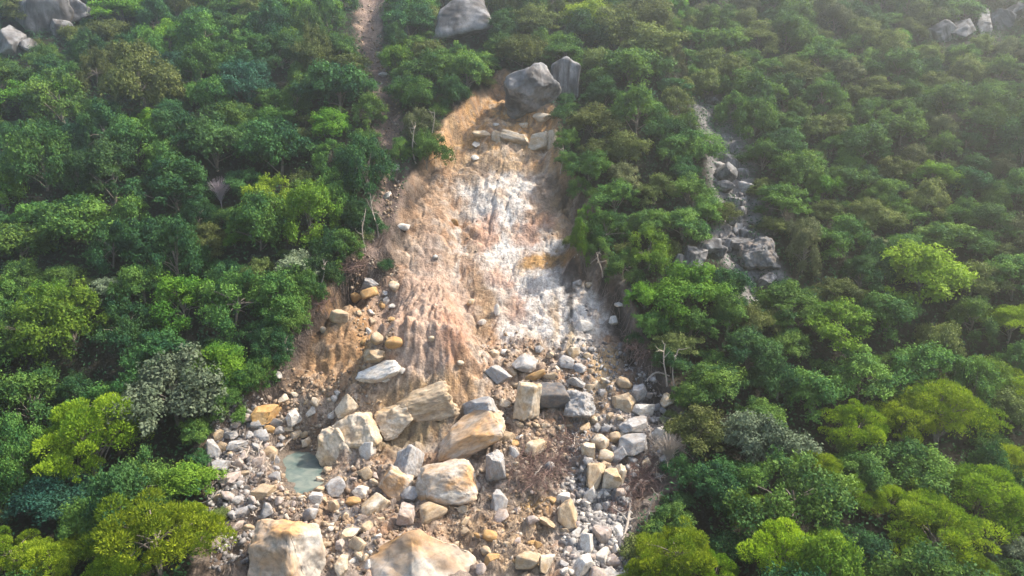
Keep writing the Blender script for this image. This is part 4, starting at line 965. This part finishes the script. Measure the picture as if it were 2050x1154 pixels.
for rec in HT.replace('\n', ';').split(';'):
    a = rec.split(); tree_at(float(a[0]), float(a[1]), float(a[2]), a[3], a[4], random.uniform(.88, 1.08))
tree_at(1163, 472, 17, 'draped', 'bright', 2.3, 1)
tree_at(1172, 430, 15, 'draped', 'bright', 1.6, 2)
# the rest of the forest
def pick(u, v):
    rr = random.random
    if u < 820:
        col = random.choices(['deep', 'mid', 'blue', 'bright', 'olive'], [40, 40, 2, 10, 8] if v > 220 else [28, 42, 3, 5, 22])[0]
        form = random.choices(['dome', 'draped', 'spread'], [38, 48, 14])[0]
    elif u < 1430 and v < 560:
        col = random.choices(['deep', 'mid', 'olive', 'dusty', 'bright'], [16, 40, 34, 4, 6])[0]
        form = random.choices(['dome', 'draped', 'spread'], [50, 22, 28])[0]
    elif v < 520:
        col = random.choices(['deep', 'mid', 'olive', 'dusty', 'bright'], [10, 44, 32, 12, 2])[0]
        form = random.choices(['dome', 'draped', 'spread'], [48, 10, 42])[0]
    else:
        col = random.choices(['deep', 'mid', 'blue', 'olive', 'bright', 'sage'], [30, 46, 2, 13, 8, 1])[0]
        form = random.choices(['dome', 'draped', 'spread'], [44, 22, 34])[0]
    return form, col
cnt = 0; tries = 0
while tries < 26000:
    tries += 1
    y = 36+random.random()**0.8*92; x = random.uniform(-1, 1)*(y*0.82+9)
    R = (1.75+2.1*random.random()**1.1) if y > 70 else (1.9+2.3*random.random()**1.1)
    if y > 58 and x > 18: R *= 0.86
    z = base_h1(x, y)
    hc = 3.5*R/3.2
    u, v, d = proj(x, y, z+hc)
    rp = R*FPX/d
    if u < -rp*.8-110 or u > 2050+rp*.8+110 or v < -rp*.7 or v > 1154+rp*1.1: continue
    form, col = pick(u, v)
    ok = True
    for (a, b, r) in TREES:
        q = 0.635*(R+r)
        if abs(a-x) < q and abs(b-y) < q and (a-x)**2+(b-y)**2 < q*q: ok = False; break
    if not ok or not clear_of_bare(u, v, rp, rp*.9): continue
    add_tree(x, y, form, col, R/3.2, random.uniform(.8, 1.4) if R < 2.8 else random.uniform(.8, 1.15)); cnt += 1
ntree = len(TREES)
# shrubs where a gap is left, mostly along the edges of the bare ground
ns = 0; tries = 0
while ns < 250 and tries < 40000:
    tries += 1
    y = 38+random.random()**0.8*86; x = random.uniform(-1, 1)*(y*0.76+3)
    R = random.uniform(0.8, 1.7)
    z = base_h1(x, y); u, v, d = proj(x, y, z+0.6*R); rp = R*FPX/d
    if u < -20 or u > 2070 or v < -20 or v > 1170: continue
    edge = float(_SDG[int((v+200)/3), int((u+200)/3)])
    if edge > 70 and random.random() > 0.25: continue
    if any((a-x)**2+(b-y)**2 < (0.72*r+0.35*R)**2 for a, b, r in TREES): continue
    if not clear_of_bare(u, v, rp, rp*.8, -22 if random.random() < .5 and v > 430 else -6): continue
    form, col = pick(u, v)
    add_tree(x, y, 'scrub', col, R/2.3, random.uniform(.8, 1.3)); ns += 1

# low leaves between the trees: nobody could count them
n_u = 150000
ux = RNG.uniform(-95, 95, n_u*2); uy = 36+RNG.random(n_u*2)**0.8*90
ok = np.abs(ux) < uy*0.8+6; ux, uy = ux[ok][:n_u], uy[ok][:n_u]
uz = land(ux, uy, False); lift = np.abs(RNG.normal(0, .45, len(ux)))+0.75*np.clip(fbm2(ux/1.7, uy/1.7, 2, 91)+.5, 0, 2)
pu, pv, pd = proj(ux, uy, uz+lift)
okm = (poly_sdf(SC_PX, pu, pv) > 7+6*fbm2(ux/2, uy/2, 2, 92)) & (poly_sdf(SCAR, ux, uy) > 0.2)
for a_, b_, r_ in CREEK_W+STREAM_W+OUT_W: okm &= ((pu-a_)**2+(pv-b_)**2 > (r_*0.8)**2)
okm &= line_dist(CREEK, ux, uy) > 0.9
ux, uy, uz, lift = ux[okm], uy[okm], uz[okm], lift[okm]
Nn = unit(np.array([0, -.35, .8])+RNG.normal(0, .6, (len(ux), 3)))
V, F, T = leaves(np.c_[ux, uy, uz+lift], Nn, 0.16, 0.5, RNG, np.clip(0.4+0.5*fbm2(ux/3, uy/3, 2, 93)+RNG.normal(0, .15, len(ux)), 0, 1))
obj('undergrowth', mesh_np('undergrowth', V, F, False, {'tint': ('FLOAT', T)}, leaf_mat('leaf undergrowth', (0.016, 0.060, 0.030), (0.060, 0.135, 0.045))), kind='stuff', label='low leafy undergrowth between the forest trees', category='undergrowth')

# ------------------------------------------------------------------ dead wood
def twig_paths(r, n, R, H, up, rad):
    out = []
    for _ in range(n):
        a = r.uniform(0, 2*pi); k = np.sqrt(r.random())*R
        p = np.array([cos(a)*k, sin(a)*k, abs(r.normal(0, .25))*H]); d = unit(np.array([r.normal(0, 1), r.normal(0, 1), r.uniform(-.2, 1)*up]))
        L = r.uniform(.5, 1.3)*R; m = 5; P = [p]
        for j in range(m-1):
            d = unit(d+r.normal(0, .28, 3)+np.array([0, 0, -.10])); P.append(P[-1]+d*L/m)
        P = np.array(P); P[:, 2] = np.maximum(P[:, 2], -.1)
        out.append((P, np.linspace(rad, rad*.35, m)*r.uniform(.5, 1.3)))
    return out
def brush(u, v, ru, n, seed, mat, label, H=1.0, rad=0.03):
    r = np.random.default_rng(seed); x, y, z = G(u, v, 0.4); d = y*CA-z*SA; R = ru*d/FPX
    V, F = tubes(twig_paths(r, n, R, H, .6, rad), 4)
    o = obj('dead_brush', mesh_np('dead_brush', V, F, True, None, mat)); o.location = (x, y, float(land(np.array([x]), np.array([y]))[0]))
    tilt = math.atan2(0.55, 1); o.rotation_euler = (tilt*0.7, 0, 0)
    o['label'] = label; o['category'] = 'dead brush'; o['group'] = 'heaps of dead brush'
brush(1070, 925, 56, 330, 1, TWIG_BROWN, 'purple-brown heap of dead twigs below the small cream rounded boulder')
brush(1130, 885, 50, 240, 2, TWIG_BROWN, 'loose grey-brown tangle of dead twigs in the middle of the debris')
brush(1310, 935, 58, 380, 3, TWIG_BROWN, 'reddish-brown tangle of dead branches under the olive edge tree')
brush(1272, 960, 44, 240, 4, TWIG_BROWN, 'brown dead twigs hanging over the white rubble stream')
brush(1285, 690, 34, 130, 5, TWIG_BROWN, 'mauve-brown dead bush at the edge beside the white face', 1.6)
brush(630, 600, 30, 120, 6, TWIG_BROWN, 'dark brown root tangle on the bank by the creek hollow')
brush(1160, 800, 36, 90, 7, DEADWOOD, 'pale dead branches thrown over the rough grey block')
brush(700, 520, 40, 120, 8, TWIG_BROWN, 'brown brush mat hanging above the creek hollow')
brush(1245, 1010, 26, 120, 9, TWIG_BROWN, 'hanging strip of dead roots along the shaded forest edge')
brush(940, 990, 40, 80, 10, DEADWOOD, 'scatter of straw-coloured twigs downhill of the wedge boulder', 0.4, 0.02)
brush(490, 925, 44, 60, 11, DEADWOOD, 'pile of grey driftwood sticks beside the teal pool', 0.5, 0.035)
brush(1330, 890, 46, 130, 12, DEADWOOD, 'fine pale leafless bush in front of the light grey rocks', 2.2, 0.018)
lp = []
for P, cnt in (([(415,840),(560,800),(640,900),(640,1000),(520,1150),(420,1150)], 420), ([(900,960),(1130,960),(1130,1150),(900,1150)], 300), ([(1000,830),(1180,790),(1340,790),(1345,960),(1260,1150),(1200,1000),(1010,960)], 520),
               ([(660,520),(790,470),(790,600),(640,640),(540,800),(500,800),(600,640)], 160), ([(1150,520),(1210,540),(1300,720),(1330,800),(1240,760),(1200,600)], 110), ([(560,780),(760,780),(760,1150),(600,1150)], 200), ([(740,0),(790,200),(800,440),(760,440),(700,60)], 150)):
    us = [p[0] for p in P]; vs = [p[1] for p in P]; k = 0
    while k < cnt:
        u, v = random.uniform(min(us), max(us)), random.uniform(min(vs), max(vs))
        if not in_poly(P, u, v): continue
        k += 1; x, y, z = G(u, v)
        if poly_sdf(POOL, np.array([x]), np.array([y]))[0] < .3: continue
        a = random.gauss(pi/2, .8); L = random.uniform(.3, 1.5); t = np.linspace(-.5, .5, 4)
        px_, py_ = x+t*L*cos(a)+RNG.normal(0, .05, 4), y+t*L*sin(a)*.8+RNG.normal(0, .05, 4)
        pz_ = land(px_, py_)+.05+RNG.random(4)*.18
        rr_ = random.uniform(.012, .032); lp.append((np.c_[px_, py_, pz_], np.array([1, .9, .7, .4])*rr_))
V, F = tubes(lp, 4); obj('twig_litter', mesh_np('twig_litter', V, F, True, None, bark_mat('litter twigs', (0.10, 0.07, 0.055), (0.30, 0.24, 0.19))), kind='stuff', label='broken twigs and roots strewn over the slide debris', category='debris')
def leafless(u, v, ru, mat, label, seed):
    r = np.random.default_rng(seed); hc = 3.0; x, y, z = G2(u, v, hc); d = y*CA-z*SA; s = ru*d/FPX/1.6
    z0 = float(land(np.array([x]), np.array([y]), False)[0])
    root = obj('leafless_tree', None); root.location = (x, y, z0-.1); root.scale = (s, s, s)
    tv, tf = tubes([(np.array([[0, 0, -.3], [.05, 0, 1], [0, .05, 2.2]]), [.1, .08, .06])], 6)
    obj('trunk', mesh_np('trunk', tv, tf, True, None, mat), root)
    paths = []
    for i in range(150):
        a = r.uniform(0, 2*pi); sp = np.sqrt(r.random())*1.6; tip = np.array([cos(a)*sp, sin(a)*sp, 2.6+r.uniform(.6, 2.4)*(1-sp*.28)])
        b = np.array([0, 0, r.uniform(1.0, 2.2)]); t = np.linspace(0, 1, 6)[:, None]
        P = b*(1-t)+tip*t; P[:, :2] *= (0.55+0.45*t); P += r.normal(0, .05, P.shape)
        paths.append((P, np.linspace(.035, .014, 6)))
    V, F = tubes(paths, 4); obj('crown', mesh_np('crown', V, F, True, None, mat), root)
    root['label'] = label; root['category'] = 'tree'; root['group'] = 'leafless trees'
leafless(438, 362, 24, TWIG_PALE, 'pale pinkish leafless tree standing in the dark forest', 3)
leafless(1790, 880, 22, TWIG_PALE, 'pale leafless twiggy tree beside the lime umbrella tree', 4)
leafless(1340, 870, 30, DEADWOOD, 'grey leafless sapling over the light grey rocks at the forest edge', 5)
def log(u0, v0, u1, v1, px, label, seed, mat=DEADWOOD, bend=.12, lift=.25):
    r = np.random.default_rng(seed)
    a = np.array(G(u0, v0)); b = np.array(G(u1, v1)); d = a[1]*CA-a[2]*SA
    t = np.linspace(0, 1, 8)[:, None]; P = a*(1-t)+b*t
    L = np.linalg.norm(b-a); P += np.sin(t*pi)*r.normal(0, bend*L, 3); P[:, 2] = np.maximum(P[:, 2], land(P[:, 0], P[:, 1])+.06)+lift*t[:, 0]
    rad = px*d/FPX/2; paths = [(P-P[0], np.linspace(rad, rad*.55, 8))]
    for k in range(3):
        j = r.integers(3, 7); q = P[j]-P[0]; e = q+unit(r.normal(0, 1, 3)+np.array([0, -.4, .5]))*L*r.uniform(.15, .35)
        paths.append((np.array([q, (q+e)/2+r.normal(0, .05*L, 3), e]), np.array([.45, .3, .15])*rad))
    V, F = tubes(paths, 6)
    o = obj('fallen_branch', mesh_np('fallen_branch', V, F, True, None, mat)); o.location = P[0]
    o['label'] = label; o['category'] = 'branch'; o['group'] = 'fallen trunks and branches'
log(1262, 990, 1330, 958, 7, 'thick pale dead trunk jutting from the reddish-brown tangle', 1)
log(1262, 990, 1245, 1090, 8, 'long grey dead trunk lying downhill along the forest edge', 2)
log(466, 928, 500, 902, 5, 'pale driftwood stick lying aslant beside the teal pool', 3)
log(520, 930, 528, 888, 5, 'upright grey driftwood stick uphill of the pool', 4)
log(506, 1010, 520, 1045, 5, 'short straw-coloured stick above the split boulder', 5)
log(1010, 818, 1060, 850, 4, 'thin grey branch leaning on the tall cream block', 6)
log(1125, 830, 1190, 795, 4, 'thin grey branch across the rough grey block', 7)
log(1070, 960, 1100, 935, 4, 'pale curved branch at the edge of the purple-brown heap', 8)
log(1160, 860, 1152, 905, 4, 'thin upright dead stem in the middle brush', 9)
log(752, 430, 750, 490, 4, 'pale thin trunk hanging down the creek bank', 10)
log(560, 905, 600, 880, 4, 'short pale root uphill of the pool edge', 11)
log(1295, 765, 1340, 760, 5, 'dark fallen branch in the shaded gully rocks', 12)
log(400, 1010, 440, 1022, 5, 'bare pale branch poking out of the lime tree', 13, DEADWOOD, .1, 1.5)

def pole(u, v, hp, px, label, seed, lean=0.0):
    r = np.random.default_rng(seed); x, y, z = G2(u, v, 0); d = y*CA-z*SA; Hh = hp*d/FPX; rad = px*d/FPX/2
    t = np.linspace(0, 1, 7); P = np.c_[lean*Hh*t+0.06*Hh*np.sin(t*4+seed), 0.05*Hh*np.sin(t*3+2*seed), Hh*t-.2]
    paths = [(P, np.linspace(rad, rad*.45, 7))]
    for k in range(7):
        b = P[r.integers(3, 7)]; e = b+unit(r.normal(0, 1, 3)+np.array([0, 0, .8]))*Hh*r.uniform(.15, .35)
        paths.append((np.array([b, (b+e)/2+r.normal(0, .03*Hh, 3), e]), np.array([.4, .28, .12])*rad))
    V, F = tubes(paths, 6); o = obj('bare_trunk', mesh_np('bare_trunk', V, F, True, None, DEADWOOD)); o.location = (x, y, float(land(np.array([x]), np.array([y]), False)[0]))
    o['label'] = label; o['category'] = 'tree trunk'; o['group'] = 'bare trunks along the torn forest edge'
pole(752, 480, 90, 4, 'tall pale bare trunk beside the narrow creek', 1)
pole(728, 500, 70, 3.5, 'thin pale bare trunk uphill of the creek hollow', 2, .08)
pole(832, 325, 70, 3.5, 'slim bare trunk at the orange head of the scar', 3, -.05)
pole(868, 285, 60, 3, 'short slim bare trunk high on the orange scar edge', 4)
pole(640, 585, 60, 3.5, 'leaning bare trunk over the orange left hump', 5, .2)
pole(560, 735, 60, 4, 'dark bank bare trunk above the ochre angular boulder', 6, .25)
pole(1205, 560, 60, 3.5, 'slim bare trunk beside the white face', 7, -.15)
pole(1330, 770, 90, 4, 'tall bare trunk above the shaded gully rocks', 8)
pole(1348, 772, 80, 3.5, 'second bare trunk standing over the shaded gully rocks, thinner', 9, .06)
pole(1300, 1060, 90, 4, 'bare pale trunk below the reddish-brown tangle', 10)
pole(1125, 345, 50, 3, 'short bare trunk on the forest edge below the pale ledge', 11)
write_labels(ITEMS)

# ------------------------------------------------------------------ air
hm = bpy.data.materials.new('haze'); hm.use_nodes = True
n = hm.node_tree.nodes; n.clear(); l = hm.node_tree.links
ho = n.new('ShaderNodeOutputMaterial'); hv = n.new('ShaderNodeVolumePrincipled')
hv.inputs['Color'].default_value = (1.0, 0.995, 0.88, 1); hv.inputs['Density'].default_value = HAZE_DENSITY; hv.inputs['Anisotropy'].default_value = 0.78
l.new(hv.outputs['Volume'], ho.inputs['Volume'])
zlo, zhi = float(Zt.min())-1.5, float(Zt.max())+12
bx0, bx1, by0, by1 = -128, 128, -73, 193
HV = np.array([(x, y, z) for z in (zlo, zhi) for y in (by0, by1) for x in (bx0, bx1)])
HF = np.array([(0, 2, 3, 1), (4, 5, 7, 6), (0, 1, 5, 4), (2, 6, 7, 3), (0, 4, 6, 2), (1, 3, 7, 5)])
if HAZE_DENSITY > 0: obj('haze', mesh_np('haze', HV, HF, False, None, hm), kind='stuff', label='thin pale haze filling the valley air', category='haze')
